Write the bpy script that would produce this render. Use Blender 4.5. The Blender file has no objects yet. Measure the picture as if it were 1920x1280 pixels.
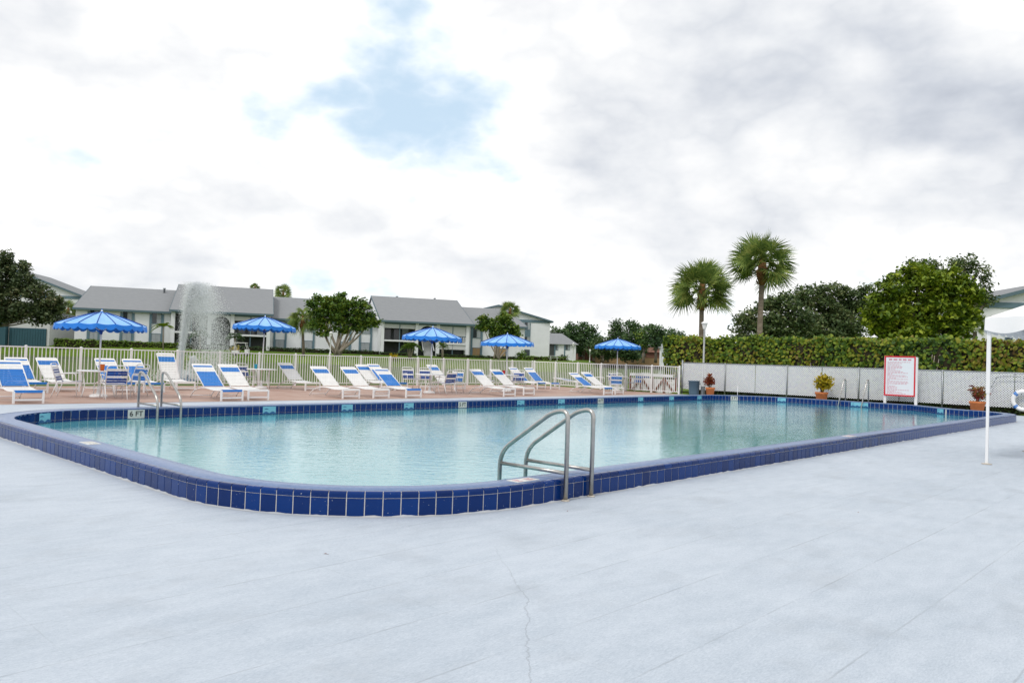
import bpy, math, random
import numpy as np
from mathutils import Vector, Matrix
from mathutils.geometry import tessellate_polygon
random.seed(7); np.random.seed(7)
R = math.radians
sc = bpy.context.scene
col = sc.collection

# ------------------------------------------------------------------ camera
CAM_H, FPX, PITCH, ROLL = 1.40, 1464.0, R(1.2375), R(1.8777)
cam_d = bpy.data.cameras.new('camera'); cam = bpy.data.objects.new('camera', cam_d); col.objects.link(cam)
cam_d.sensor_width = 36.0; cam_d.lens = FPX / 1920 * 36.0
cam_d.clip_start = 0.05; cam_d.clip_end = 3000
cam.location = (0, 0, CAM_H)
cam.rotation_euler = (Matrix.Rotation(R(90) + PITCH, 3, 'X') @ Matrix.Rotation(ROLL, 3, 'Z')).to_euler()
sc.camera = cam
sc.render.resolution_x, sc.render.resolution_y = 1024, 682
sc.render.engine = 'CYCLES'
try:
    sc.cycles.use_denoising = True
    sc.cycles.max_bounces = 8; sc.cycles.transparent_max_bounces = 16
    sc.cycles.caustics_reflective = False; sc.cycles.caustics_refractive = False
    sc.cycles.use_adaptive_sampling = True
except Exception:
    pass

# ------------------------------------------------------------------ sky, sun, exposure
SUN_EL, SUN_AZ = R(52), R(215)          # azimuth measured clockwise from +Y
world = bpy.data.worlds.new('World'); sc.world = world; world.use_nodes = True
nt = world.node_tree; nt.nodes.clear()
def wn(t, **k):
    n = nt.nodes.new(t)
    for a, b in k.items(): setattr(n, a, b)
    return n
def wl(a, b): nt.links.new(a, b)
def wmath(op, a, b=None, c=None, clamp=False):
    n = wn('ShaderNodeMath', operation=op, use_clamp=clamp)
    for i, v in enumerate((a, b, c)):
        if v is None: continue
        if isinstance(v, (int, float)): n.inputs[i].default_value = v
        else: wl(v, n.inputs[i])
    return n.outputs[0]
tc = wn('ShaderNodeTexCoord')
nrm = wn('ShaderNodeVectorMath', operation='NORMALIZE'); wl(tc.outputs['Generated'], nrm.inputs[0])
D = nrm.outputs[0]
sep = wn('ShaderNodeSeparateXYZ'); wl(D, sep.inputs[0])
zc = wmath('MAXIMUM', sep.outputs[2], 0.0)
den = wmath('ADD', zc, 0.20)
comb = wn('ShaderNodeCombineXYZ')
wl(wmath('DIVIDE', sep.outputs[0], den), comb.inputs[0]); wl(wmath('DIVIDE', sep.outputs[1], den), comb.inputs[1])
comb.inputs[2].default_value = 3.7
def wnoise(scale, detail, rough, dist=0.0):
    n = wn('ShaderNodeTexNoise'); n.inputs['Scale'].default_value = scale
    n.inputs['Detail'].default_value = detail; n.inputs['Roughness'].default_value = rough
    n.inputs['Distortion'].default_value = dist
    wl(comb.outputs[0], n.inputs['Vector']); return n.outputs['Fac']
def pxdir(x, y):
    u = (x - 960) / FPX; v = (y - 640) / FPX
    cr, sr, cp, sp = math.cos(ROLL), math.sin(ROLL), math.cos(PITCH), math.sin(PITCH)
    a = cr * u + sr * v; b = -sr * u + cr * v
    return Vector((a, cp + b * sp, sp - b * cp))
def blob(x, y, rad, amp):
    """soft patch of thicker or thinner cloud round one direction of the sky"""
    d = pxdir(x, y).normalized()
    n = wn('ShaderNodeVectorMath', operation='DISTANCE'); wl(D, n.inputs[0]); n.inputs[1].default_value = d
    m = wn('ShaderNodeMapRange', interpolation_type='SMOOTHSTEP'); wl(n.outputs['Value'], m.inputs[0])
    m.inputs[1].default_value = 0; m.inputs[2].default_value = rad / FPX
    m.inputs[3].default_value = amp; m.inputs[4].default_value = 0
    return m.outputs[0]
flat_d = wn('ShaderNodeVectorMath', operation='MULTIPLY'); wl(D, flat_d.inputs[0]); flat_d.inputs[1].default_value = (1.0, 1.0, 1.7)
def dnoise(scale, detail, rough):
    n = wn('ShaderNodeTexNoise'); n.inputs['Scale'].default_value = scale; n.inputs['Detail'].default_value = detail; n.inputs['Roughness'].default_value = rough
    wl(flat_d.outputs[0], n.inputs['Vector']); return n.outputs['Fac']
n1 = wmath('MULTIPLY_ADD', wnoise(1.35, 5, 0.50, 0.12), 0.55, -0.275)
n2 = wmath('MULTIPLY_ADD', dnoise(4.6, 7, 0.54), 0.58, -0.29)
bil = wmath('ABSOLUTE', wmath('MULTIPLY_ADD', dnoise(9.0, 4, 0.5), 2.0, -1.0))          # billows: rounded heads parted by soft creases
n3 = wmath('MULTIPLY_ADD', bil, -0.28, 0.06)
low = wn('ShaderNodeMapRange', interpolation_type='SMOOTHSTEP'); wl(sep.outputs[2], low.inputs[0]); low.inputs[1].default_value = 0.05; low.inputs[2].default_value = 0.42; low.inputs[3].default_value = -0.045; low.inputs[4].default_value = 0.0
thick = wmath('ADD', wmath('ADD', wmath('ADD', n1, n2), wmath('ADD', n3, low.outputs[0])), 0.578)
for b in ((690, 70, 200, -0.23), (820, 165, 210, -0.22), (950, 290, 170, -0.17), (235, 20, 100, -0.18), (1430, 180, 420, 0.14), (1850, 190, 330, 0.25),
          (1180, 70, 260, 0.06), (130, 420, 300, 0.05), (1870, 40, 150, -0.20), (1640, 470, 260, -0.06), (420, 130, 300, -0.05)):
    thick = wmath('ADD', thick, blob(*b))
ramp = wn('ShaderNodeValToRGB'); wl(thick, ramp.inputs[0]); cr_ = ramp.color_ramp
cr_.interpolation = 'LINEAR'
cr_.elements[0].position = 0.42; cr_.elements[0].color = (.60, .605, .61, 1)
cr_.elements[1].position = 0.54; cr_.elements[1].color = (.565, .565, .567, 1)
for p, c in ((0.60, (.482, .486, .492)), (0.70, (.418, .429, .447)), (0.84, (.315, .334, .368)), (1.02, (.215, .235, .275))):
    e = cr_.elements.new(p); e.color = (*c, 1)
cloud = wn('ShaderNodeVectorMath', operation='SCALE'); wl(ramp.outputs[0], cloud.inputs[0]); cloud.inputs['Scale'].default_value = 20.5
cover = wn('ShaderNodeMapRange', interpolation_type='SMOOTHSTEP'); wl(thick, cover.inputs[0])
cover.inputs[1].default_value = 0.28; cover.inputs[2].default_value = 0.54
sky = wn('ShaderNodeTexSky', sky_type='NISHITA'); sky.sun_disc = False
sky.sun_elevation = SUN_EL; sky.sun_rotation = SUN_AZ
sky.air_density = 1.0; sky.dust_density = 0.8; sky.ozone_density = 1.5
skyb = wn('ShaderNodeVectorMath', operation='SCALE'); wl(sky.outputs[0], skyb.inputs[0]); skyb.inputs['Scale'].default_value = 1.0
veil = wn('ShaderNodeMix', data_type='RGBA'); veil.inputs[0].default_value = 0.80
wl(skyb.outputs[0], veil.inputs[6]); veil.inputs[7].default_value = (7.0, 8.9, 10.6, 1)
mx = wn('ShaderNodeMix', data_type='RGBA'); wl(cover.outputs[0], mx.inputs[0]); wl(veil.outputs[2], mx.inputs[6]); wl(cloud.outputs[0], mx.inputs[7])
bg = wn('ShaderNodeBackground'); wl(mx.outputs[2], bg.inputs[0]); bg.inputs[1].default_value = 0.10
wo = wn('ShaderNodeOutputWorld'); wl(bg.outputs[0], wo.inputs[0])

sun_d = bpy.data.lights.new('sun', 'SUN'); sun_d.energy = 1.5; sun_d.angle = R(12); sun_d.color = (1.0, 0.965, 0.91)
sun = bpy.data.objects.new('sun', sun_d); col.objects.link(sun)
sd = Vector((math.sin(SUN_AZ) * math.cos(SUN_EL), math.cos(SUN_AZ) * math.cos(SUN_EL), math.sin(SUN_EL)))
sun.rotation_euler = (-sd).to_track_quat('-Z', 'Y').to_euler(); sun.location = (0, 0, 40)
vs = sc.view_settings; vs.view_transform = 'Standard'; vs.look = 'None'; vs.exposure = 0.0; vs.gamma = 1.0; vs.use_curve_mapping = False

# ------------------------------------------------------------------ measuring helpers
def at(x, y, Y):
    """world point on the sight line of photo pixel (x, y) at world depth Y"""
    d = pxdir(x, y); t = Y / d.y
    return Vector((d.x * t, Y, CAM_H + d.z * t))
def gp(x, y, z=0.0):
    d = pxdir(x, y); t = (z - CAM_H) / d.z
    return Vector((d.x * t, d.y * t, z))
ANG = R(46.7)                                   # the pool's long side
UU = Vector((math.cos(ANG), math.sin(ANG), 0)); VV = Vector((-math.sin(ANG), math.cos(ANG), 0))
def uv(u, v, z=0.0): return UU * u + VV * v + Vector((0, 0, z))
def on_v(x, v, y=700):
    """u at which the sight column x meets the line v = const"""
    d = pxdir(x, y); a = d.x * UU.x + d.y * UU.y; b = d.x * VV.x + d.y * VV.y
    return a * v / b
def on_u(x, u, y=700):
    d = pxdir(x, y); a = d.x * UU.x + d.y * UU.y; b = d.x * VV.x + d.y * VV.y
    return b * u / a
def px(P):
    cr, sr, cp, sp = math.cos(ROLL), math.sin(ROLL), math.cos(PITCH), math.sin(PITCH)
    X, Y, Z = P[0], P[1], P[2] - CAM_H
    zz = cp * Y + sp * Z; b = (sp * Y - cp * Z) / zz; a = X / zz
    return 960 + FPX * (cr * a - sr * b), 640 + FPX * (sr * a + cr * b)

# ------------------------------------------------------------------ object helpers
def tag(o, label=None, cat=None, group=None, kind=None):
    if label: o['label'] = label
    if cat: o['category'] = cat
    if group: o['group'] = group
    if kind: o['kind'] = kind
    return o
def empty(name, loc=(0, 0, 0), rz=0.0, **k):
    o = bpy.data.objects.new(name, None); col.objects.link(o)
    o.location = loc; o.rotation_euler = (0, 0, rz); o.empty_display_size = 0.2
    return tag(o, **k)
def link(name, me, mat, parent=None):
    o = bpy.data.objects.new(name, me); col.objects.link(o)
    if mat is not None and not me.materials: me.materials.append(mat)
    if parent is not None: o.parent = parent
    return o
def copy_tree(o, parent=None):
    c = o.copy(); col.objects.link(c); c.parent = parent
    for ch in list(o.children): copy_tree(ch, c)
    return c
class MB:
    def __init__(s): s.v = []; s.f = []; s.sm = []
    def add(s, vs_, fs, smooth=False):
        b = len(s.v); s.v += [tuple(p) for p in vs_]
        for f in fs: s.f.append([i + b for i in f]); s.sm.append(smooth)
        return s
    def box(s, a, b):
        x0, y0, z0 = a; x1, y1, z1 = b
        return s.add([(x0,y0,z0),(x1,y0,z0),(x1,y1,z0),(x0,y1,z0),(x0,y0,z1),(x1,y0,z1),(x1,y1,z1),(x0,y1,z1)],
                     [(0,3,2,1),(4,5,6,7),(0,1,5,4),(1,2,6,5),(2,3,7,6),(3,0,4,7)])
    def obox(s, c, ax, ay, az, hx, hy, hz):
        """box with centre c, unit axes and half sizes"""
        c = Vector(c); ps = []
        for sz in (-1, 1):
            for sx, sy in ((-1,-1),(1,-1),(1,1),(-1,1)):
                ps.append(c + ax * (sx*hx) + ay * (sy*hy) + az * (sz*hz))
        return s.add(ps, [(0,3,2,1),(4,5,6,7),(0,1,5,4),(1,2,6,5),(2,3,7,6),(3,0,4,7)])
    def bar(s, p, q, w, h=None, up=(0,0,1)):
        p = Vector(p); q = Vector(q); d = (q - p); L = d.length; d.normalize()
        u = Vector(up); 
        if abs(d.dot(u)) > 0.98: u = Vector((0, 1, 0))
        x = d.cross(u).normalized(); z = x.cross(d).normalized()
        return s.obox((p + q) / 2, x, d, z, w / 2, L / 2, (h or w) / 2)
    def tube(s, pts, r, n=8, cap=True, closed=False):
        pts = [Vector(p) for p in pts]; m = len(pts)
        rr = r if isinstance(r, (list, tuple)) else [r] * m
        vs_ = []; prev = None
        for i, p in enumerate(pts):
            if closed: t = pts[(i + 1) % m] - pts[i - 1]
            else: t = pts[min(i + 1, m - 1)] - pts[max(i - 1, 0)]
            t.normalize()
            if prev is None:
                a = Vector((0, 0, 1)) if abs(t.z) < 0.9 else Vector((1, 0, 0))
                x = t.cross(a).normalized()
            else:
                x = (prev - t * prev.dot(t)).normalized()
            prev = x; y = t.cross(x)
            for k in range(n):
                q = 2 * math.pi * k / n
                vs_.append(p + (x * math.cos(q) + y * math.sin(q)) * rr[i])
        fs = []
        for i in range(m if closed else m - 1):
            j = (i + 1) % m
            for k in range(n):
                fs.append((i*n+k, i*n+(k+1)%n, j*n+(k+1)%n, j*n+k))
        s.add(vs_, fs, True)
        if cap and not closed:
            b = len(s.v) - m * n
            s.f.append([b + k for k in range(n)][::-1]); s.sm.append(False)
            s.f.append([b + (m-1)*n + k for k in range(n)]); s.sm.append(False)
        return s
    def lathe(s, prof, c=(0,0,0), n=20, smooth=True):
        """prof: list of (radius, z)"""
        vs_ = []
        for r, z in prof:
            for k in range(n):
                q = 2 * math.pi * k / n; vs_.append((c[0] + r*math.cos(q), c[1] + r*math.sin(q), c[2] + z))
        fs = []
        for i in range(len(prof) - 1):
            for k in range(n): fs.append((i*n+k, i*n+(k+1)%n, (i+1)*n+(k+1)%n, (i+1)*n+k))
        s.add(vs_, fs, smooth)
        b = len(s.v) - len(prof) * n
        if prof[0][0] > 1e-4: s.f.append([b + k for k in range(n)][::-1]); s.sm.append(False)
        if prof[-1][0] > 1e-4: s.f.append([b + (len(prof)-1)*n + k for k in range(n)]); s.sm.append(False)
        return s
    def mesh(s, name):
        me = bpy.data.meshes.new(name); me.from_pydata(s.v, [], s.f); me.update()
        me.polygons.foreach_set('use_smooth', s.sm)
        return me
    def build(s, name, mat, parent=None): return link(name, s.mesh(name), mat, parent)
def quads_mesh(name, V4):
    """mesh of loose quads from an (N,4,3) array"""
    V4 = np.asarray(V4, dtype=np.float32); n, k = V4.shape[0], V4.shape[1]
    me = bpy.data.meshes.new(name)
    me.vertices.add(n*k); me.vertices.foreach_set('co', V4.reshape(-1))
    me.loops.add(n*k); me.loops.foreach_set('vertex_index', np.arange(n*k, dtype=np.int32))
    me.polygons.add(n); me.polygons.foreach_set('loop_start', np.arange(0, n*k, k, dtype=np.int32))
    me.update(calc_edges=True); me.validate()
    return me

# ------------------------------------------------------------------ materials
def mat(name, c, rough=0.6, spec=0.5, metal=0.0, var=0.0, vscale=3.0, bump=0.0, bscale=60.0, c2=None, island=0.0, objrand=0.0, trans=None, stretch=None):
    m = bpy.data.materials.new(name); m.use_nodes = True
    t = m.node_tree; b = t.nodes['Principled BSDF']
    b.inputs['Roughness'].default_value = rough; b.inputs['Specular IOR Level'].default_value = spec
    b.inputs['Metallic'].default_value = metal; b.inputs['Base Color'].default_value = (*c, 1)
    co = None
    def coords():
        nonlocal co
        if co is None:
            tcn = t.nodes.new('ShaderNodeTexCoord'); mp = t.nodes.new('ShaderNodeMapping')
            t.links.new(tcn.outputs['Object'], mp.inputs[0])
            if stretch: mp.inputs['Rotation'].default_value = (0, 0, stretch[3] if len(stretch) > 3 else 0); mp.inputs['Scale'].default_value = stretch[:3]
            co = mp.outputs[0]
        return co
    fac = None
    if var or c2:
        n = t.nodes.new('ShaderNodeTexNoise'); n.inputs['Scale'].default_value = vscale; n.inputs['Detail'].default_value = 7; n.inputs['Roughness'].default_value = 0.62
        t.links.new(coords(), n.inputs['Vector'])
        mr = t.nodes.new('ShaderNodeMapRange'); t.links.new(n.outputs['Fac'], mr.inputs[0]); mr.inputs[1].default_value = 0.3; mr.inputs[2].default_value = 0.7
        fac = mr.outputs[0]
        if island:
            g = t.nodes.new('ShaderNodeNewGeometry'); a = t.nodes.new('ShaderNodeMix'); a.inputs[0].default_value = island
            t.links.new(fac, a.inputs[2]); t.links.new(g.outputs['Random Per Island'], a.inputs[3]); fac = a.outputs[0]
        if objrand:
            g = t.nodes.new('ShaderNodeObjectInfo'); a = t.nodes.new('ShaderNodeMix'); a.inputs[0].default_value = objrand
            t.links.new(fac, a.inputs[2]); t.links.new(g.outputs['Random'], a.inputs[3]); fac = a.outputs[0]
        mxn = t.nodes.new('ShaderNodeMix'); mxn.data_type = 'RGBA'; t.links.new(fac, mxn.inputs[0])
        ca = c if c2 else tuple(x * (1 - var) for x in c); cb = c2 if c2 else tuple(min(1, x * (1 + var)) for x in c)
        mxn.inputs[6].default_value = (*ca, 1); mxn.inputs[7].default_value = (*cb, 1)
        t.links.new(mxn.outputs[2], b.inputs['Base Color'])
    if bump:
        n2 = t.nodes.new('ShaderNodeTexNoise'); n2.inputs['Scale'].default_value = bscale; n2.inputs['Detail'].default_value = 5
        t.links.new(coords(), n2.inputs['Vector'])
        bp = t.nodes.new('ShaderNodeBump'); bp.inputs['Strength'].default_value = bump; bp.inputs['Distance'].default_value = 0.01
        t.links.new(n2.outputs['Fac'], bp.inputs['Height']); t.links.new(bp.outputs[0], b.inputs['Normal'])
    return m
def leafmat(name, cols, rough=0.55, spec=0.35, tr=0.25, nscale=0.6):
    """foliage: three or more tones mixed by leaf and by slow noise, a little light through the leaf"""
    m = bpy.data.materials.new(name); m.use_nodes = True; t = m.node_tree
    b = t.nodes['Principled BSDF']; out = t.nodes['Material Output']
    g = t.nodes.new('ShaderNodeNewGeometry'); tcn = t.nodes.new('ShaderNodeTexCoord')
    n = t.nodes.new('ShaderNodeTexNoise'); n.inputs['Scale'].default_value = nscale; n.inputs['Detail'].default_value = 4
    t.links.new(tcn.outputs['Object'], n.inputs['Vector'])
    mr = t.nodes.new('ShaderNodeMapRange'); t.links.new(n.outputs['Fac'], mr.inputs[0]); mr.inputs[1].default_value = 0.3; mr.inputs[2].default_value = 0.7
    a = t.nodes.new('ShaderNodeMix'); a.inputs[0].default_value = 0.55; t.links.new(mr.outputs[0], a.inputs[2]); t.links.new(g.outputs['Random Per Island'], a.inputs[3])
    r = t.nodes.new('ShaderNodeValToRGB'); t.links.new(a.outputs[0], r.inputs[0]); e = r.color_ramp.elements
    k = len(cols)
    while len(e) < k: e.new(0.5)
    for i, c in enumerate(cols): e[i].position = 0.08 + 0.84 * i / (k - 1); e[i].color = (*c, 1)
    t.links.new(r.outputs[0], b.inputs['Base Color']); b.inputs['Roughness'].default_value = rough; b.inputs['Specular IOR Level'].default_value = spec
    tl = t.nodes.new('ShaderNodeBsdfTranslucent'); t.links.new(r.outputs[0], tl.inputs[0])
    ms = t.nodes.new('ShaderNodeMixShader'); ms.inputs[0].default_value = tr
    t.links.new(b.outputs[0], ms.inputs[1]); t.links.new(tl.outputs[0], ms.inputs[2]); t.links.new(ms.outputs[0], out.inputs[0])
    return m
# ------------------------------------------------------------------ palette
M = {}
M['tile'] = mat('tile_blue', (0.0006, 0.012, 0.080), 0.14, 0.22, c2=(0.0014, 0.036, 0.19), vscale=9, objrand=0.6, island=0.4)
def add_chips(m):
    t = m.node_tree; b = t.nodes['Principled BSDF']; src = b.inputs['Base Color'].links[0].from_socket
    g = t.nodes.new('ShaderNodeNewGeometry'); n = t.nodes.new('ShaderNodeTexNoise'); n.inputs['Scale'].default_value = 70; n.inputs['Detail'].default_value = 2; t.links.new(g.outputs['Position'], n.inputs['Vector'])
    r = t.nodes.new('ShaderNodeMapRange'); t.links.new(n.outputs['Fac'], r.inputs[0]); r.inputs[1].default_value = 0.735; r.inputs[2].default_value = 0.765
    x = t.nodes.new('ShaderNodeMix'); x.data_type = 'RGBA'; t.links.new(r.outputs[0], x.inputs[0]); t.links.new(src, x.inputs[6]); x.inputs[7].default_value = (0.5, 0.53, 0.58, 1)
    t.links.new(x.outputs[2], b.inputs['Base Color'])
add_chips(M['tile'])
M['grout'] = mat('grout', (0.62, 0.60, 0.57), 0.85, 0.2, var=0.12, vscale=20)
M['coping'] = mat('coping_blue', (0.10, 0.16, 0.30), 0.30, 0.5, c2=(0.185, 0.25, 0.41), vscale=30, bump=0.12, bscale=130)
M['plaster'] = mat('pool_plaster', (0.62, 0.86, 0.88), 0.7, 0.2, var=0.06, vscale=2)
M['white_paint'] = mat('white_paint', (0.80, 0.80, 0.80), 0.35, 0.5, var=0.03, vscale=4)
M['white_strap'] = mat('white_vinyl', (0.80, 0.79, 0.77), 0.45, 0.4, var=0.05, vscale=8)
M['blue_strap'] = mat('blue_vinyl', (0.008, 0.140, 0.48), 0.4, 0.4, c2=(0.016, 0.20, 0.62), vscale=6, objrand=0.6)
M['navy_strap'] = mat('navy_vinyl', (0.008, 0.045, 0.25), 0.4, 0.4, var=0.12, vscale=6)
M['canopy'] = mat('canopy_blue', (0.19, 0.43, 0.84), 0.5, 0.4, c2=(0.30, 0.54, 0.90), vscale=2.5, bump=0.15, bscale=14)
M['valance'] = mat('valance_blue', (0.005, 0.165, 0.60), 0.5, 0.35, var=0.15, vscale=5)
M['seam'] = mat('seam_blue', (0.004, 0.055, 0.30), 0.5, 0.3)
M['steel'] = mat('brushed_steel', (0.42, 0.41, 0.39), 0.30, 0.5, metal=0.9, var=0.15, vscale=12, bump=0.08, bscale=90)
M['black'] = mat('black_print', (0.012, 0.012, 0.014), 0.5, 0.3)
M['marker'] = mat('marker_white', (0.66, 0.66, 0.62), 0.3, 0.5, var=0.05)
M['wave_bg'] = mat('wave_tile_light_blue', (0.20, 0.52, 0.66), 0.2, 0.5, var=0.1, vscale=20)
M['wave'] = mat('wave_tile_dark_blue', (0.02, 0.12, 0.30), 0.25, 0.5)
M['terracotta_pot'] = mat('terracotta_pot', (0.58, 0.19, 0.065), 0.75, 0.25, var=0.12, vscale=9)
M['stucco'] = mat('white_stucco', (0.725, 0.74, 0.765), 0.85, 0.2, var=0.05, vscale=0.6)
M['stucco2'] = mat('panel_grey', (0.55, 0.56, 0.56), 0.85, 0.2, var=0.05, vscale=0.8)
M['trim'] = mat('blue_grey_trim', (0.12, 0.19, 0.23), 0.7, 0.3, var=0.12, vscale=1)
M['roof'] = mat('grey_shingle', (0.215, 0.225, 0.235), 0.9, 0.2, c2=(0.265, 0.275, 0.285), vscale=1.2, bump=0.4, bscale=5, stretch=(1, 6, 6))
M['roof_d'] = mat('roof_fascia', (0.10, 0.155, 0.185), 0.7, 0.3)
M['glass'] = mat('window_glass', (0.03, 0.04, 0.045), 0.12, 0.6, var=0.3, vscale=0.8)
M['blind'] = mat('window_blind', (0.33, 0.36, 0.38), 0.7, 0.3, var=0.12, vscale=2)
M['screen'] = mat('porch_screen', (0.035, 0.042, 0.045), 0.5, 0.3, c2=(0.075, 0.08, 0.08), vscale=0.5)
M['teal'] = mat('teal_siding', (0.03, 0.085, 0.11), 0.7, 0.3, var=0.1, vscale=0.8)
M['bark'] = mat('bark', (0.115, 0.095, 0.07), 0.9, 0.15, c2=(0.23, 0.20, 0.16), vscale=3, bump=0.5, bscale=10, stretch=(1, 1, 0.35))
M['bark_light'] = mat('bark_light', (0.20, 0.165, 0.125), 0.9, 0.15, c2=(0.36, 0.32, 0.27), vscale=2.2, bump=0.5, bscale=9, stretch=(1, 1, 0.3))
M['palm_bark'] = mat('palm_bark', (0.16, 0.125, 0.095), 0.9, 0.15, c2=(0.30, 0.25, 0.20), vscale=3.5, bump=0.6, bscale=9, stretch=(1, 1, 3))
M['palm_boot'] = mat('palm_boots', (0.16, 0.075, 0.03), 0.9, 0.15, c2=(0.27, 0.14, 0.06), vscale=6, bump=0.6, bscale=12)
M['brick'] = mat('brown_brick', (0.17, 0.085, 0.06), 0.9, 0.2, var=0.2, vscale=1)
M['tan'] = mat('tan_wall', (0.36, 0.24, 0.13), 0.9, 0.2, var=0.12, vscale=0.5)
M['galv'] = mat('galvanised', (0.36, 0.38, 0.40), 0.4, 0.5, metal=0.5, var=0.1, vscale=5)
M['bin'] = mat('blue_grey_plastic', (0.075, 0.125, 0.17), 0.5, 0.4, var=0.12, vscale=4)
M['red'] = mat('red_paint', (0.62, 0.012, 0.03), 0.4, 0.5, var=0.08)
M['signface'] = mat('sign_white', (0.76, 0.78, 0.82), 0.3, 0.5)
M['signtext'] = mat('sign_red_print', (0.62, 0.26, 0.32), 0.5, 0.3)
M['tent'] = mat('tent_white', (0.80, 0.80, 0.80), 0.6, 0.3, var=0.02, vscale=3, bump=0.12, bscale=7)
M['rust'] = mat('reddish_timber', (0.20, 0.075, 0.04), 0.8, 0.25, var=0.25, vscale=6)
M['sand'] = mat('stain_tan', (0.50, 0.45, 0.38), 0.9, 0.15, var=0.2, vscale=14)
M['orange'] = mat('orange_plastic', (0.80, 0.17, 0.02), 0.4, 0.4)
M['cyan'] = mat('cyan_plastic', (0.02, 0.30, 0.45), 0.4, 0.4)
M['rubber'] = mat('tyre_rubber', (0.02, 0.02, 0.02), 0.8, 0.3)
M['seat_beige'] = mat('beige_vinyl', (0.45, 0.40, 0.32), 0.6, 0.3)
M['soil'] = mat('potting_soil', (0.03, 0.022, 0.015), 0.95, 0.1)
L = {}
L['oak'] = leafmat('leaf_oak', [(0.033, 0.057, 0.028), (0.062, 0.097, 0.041), (0.110, 0.145, 0.057), (0.193, 0.172, 0.090)])
L['ficus'] = leafmat('leaf_ficus', [(0.030, 0.069, 0.019), (0.069, 0.144, 0.025), (0.150, 0.237, 0.031), (0.300, 0.338, 0.044)], nscale=0.9)
L['bright'] = leafmat('leaf_bright', [(0.033, 0.072, 0.009), (0.094, 0.160, 0.011), (0.198, 0.275, 0.018), (0.374, 0.429, 0.033)], nscale=0.8)
L['dark'] = leafmat('leaf_dark', [(0.038, 0.069, 0.029), (0.071, 0.118, 0.043), (0.129, 0.179, 0.064), (0.230, 0.237, 0.101)])
L['far'] = leafmat('leaf_far', [(0.029, 0.066, 0.033), (0.055, 0.113, 0.046), (0.093, 0.166, 0.055), (0.146, 0.218, 0.072)], nscale=0.25)
L['pale'] = leafmat('leaf_pale', [(0.042, 0.084, 0.028), (0.084, 0.140, 0.042), (0.140, 0.182, 0.070)], nscale=0.3)
L['palm'] = leafmat('leaf_palm', [(0.060, 0.105, 0.030), (0.128, 0.203, 0.045), (0.225, 0.300, 0.068), (0.360, 0.375, 0.105)], nscale=1.2)
L['seagrape'] = leafmat('leaf_seagrape', [(0.022, 0.055, 0.010), (0.055, 0.12, 0.013), (0.115, 0.195, 0.016), (0.26, 0.32, 0.022), (0.27, 0.22, 0.03), (0.12, 0.075, 0.03)], nscale=0.45, tr=0.3)
L['boxhedge'] = leafmat('leaf_boxhedge', [(0.05, 0.10, 0.010), (0.10, 0.18, 0.012), (0.19, 0.28, 0.02)], nscale=0.5)
L['darkhedge'] = leafmat('leaf_darkhedge', [(0.013, 0.036, 0.010), (0.029, 0.065, 0.013), (0.065, 0.111, 0.018)], nscale=0.5)
L['croton_red'] = leafmat('leaf_croton_red', [(0.112, 0.021, 0.017), (0.280, 0.042, 0.021), (0.392, 0.105, 0.028), (0.084, 0.070, 0.017)], nscale=4)
L['croton_mix'] = leafmat('leaf_croton_mix', [(0.098, 0.014, 0.022), (0.238, 0.028, 0.028), (0.224, 0.140, 0.021), (0.070, 0.105, 0.017)], nscale=5)
L['croton_yel'] = leafmat('leaf_croton_yellow', [(0.16, 0.18, 0.014), (0.48, 0.37, 0.012), (0.70, 0.50, 0.02)], nscale=5)
L['ground'] = leafmat('leaf_groundcover', [(0.010, 0.026, 0.007), (0.024, 0.054, 0.010), (0.072, 0.120, 0.014)], nscale=0.9)

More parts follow.
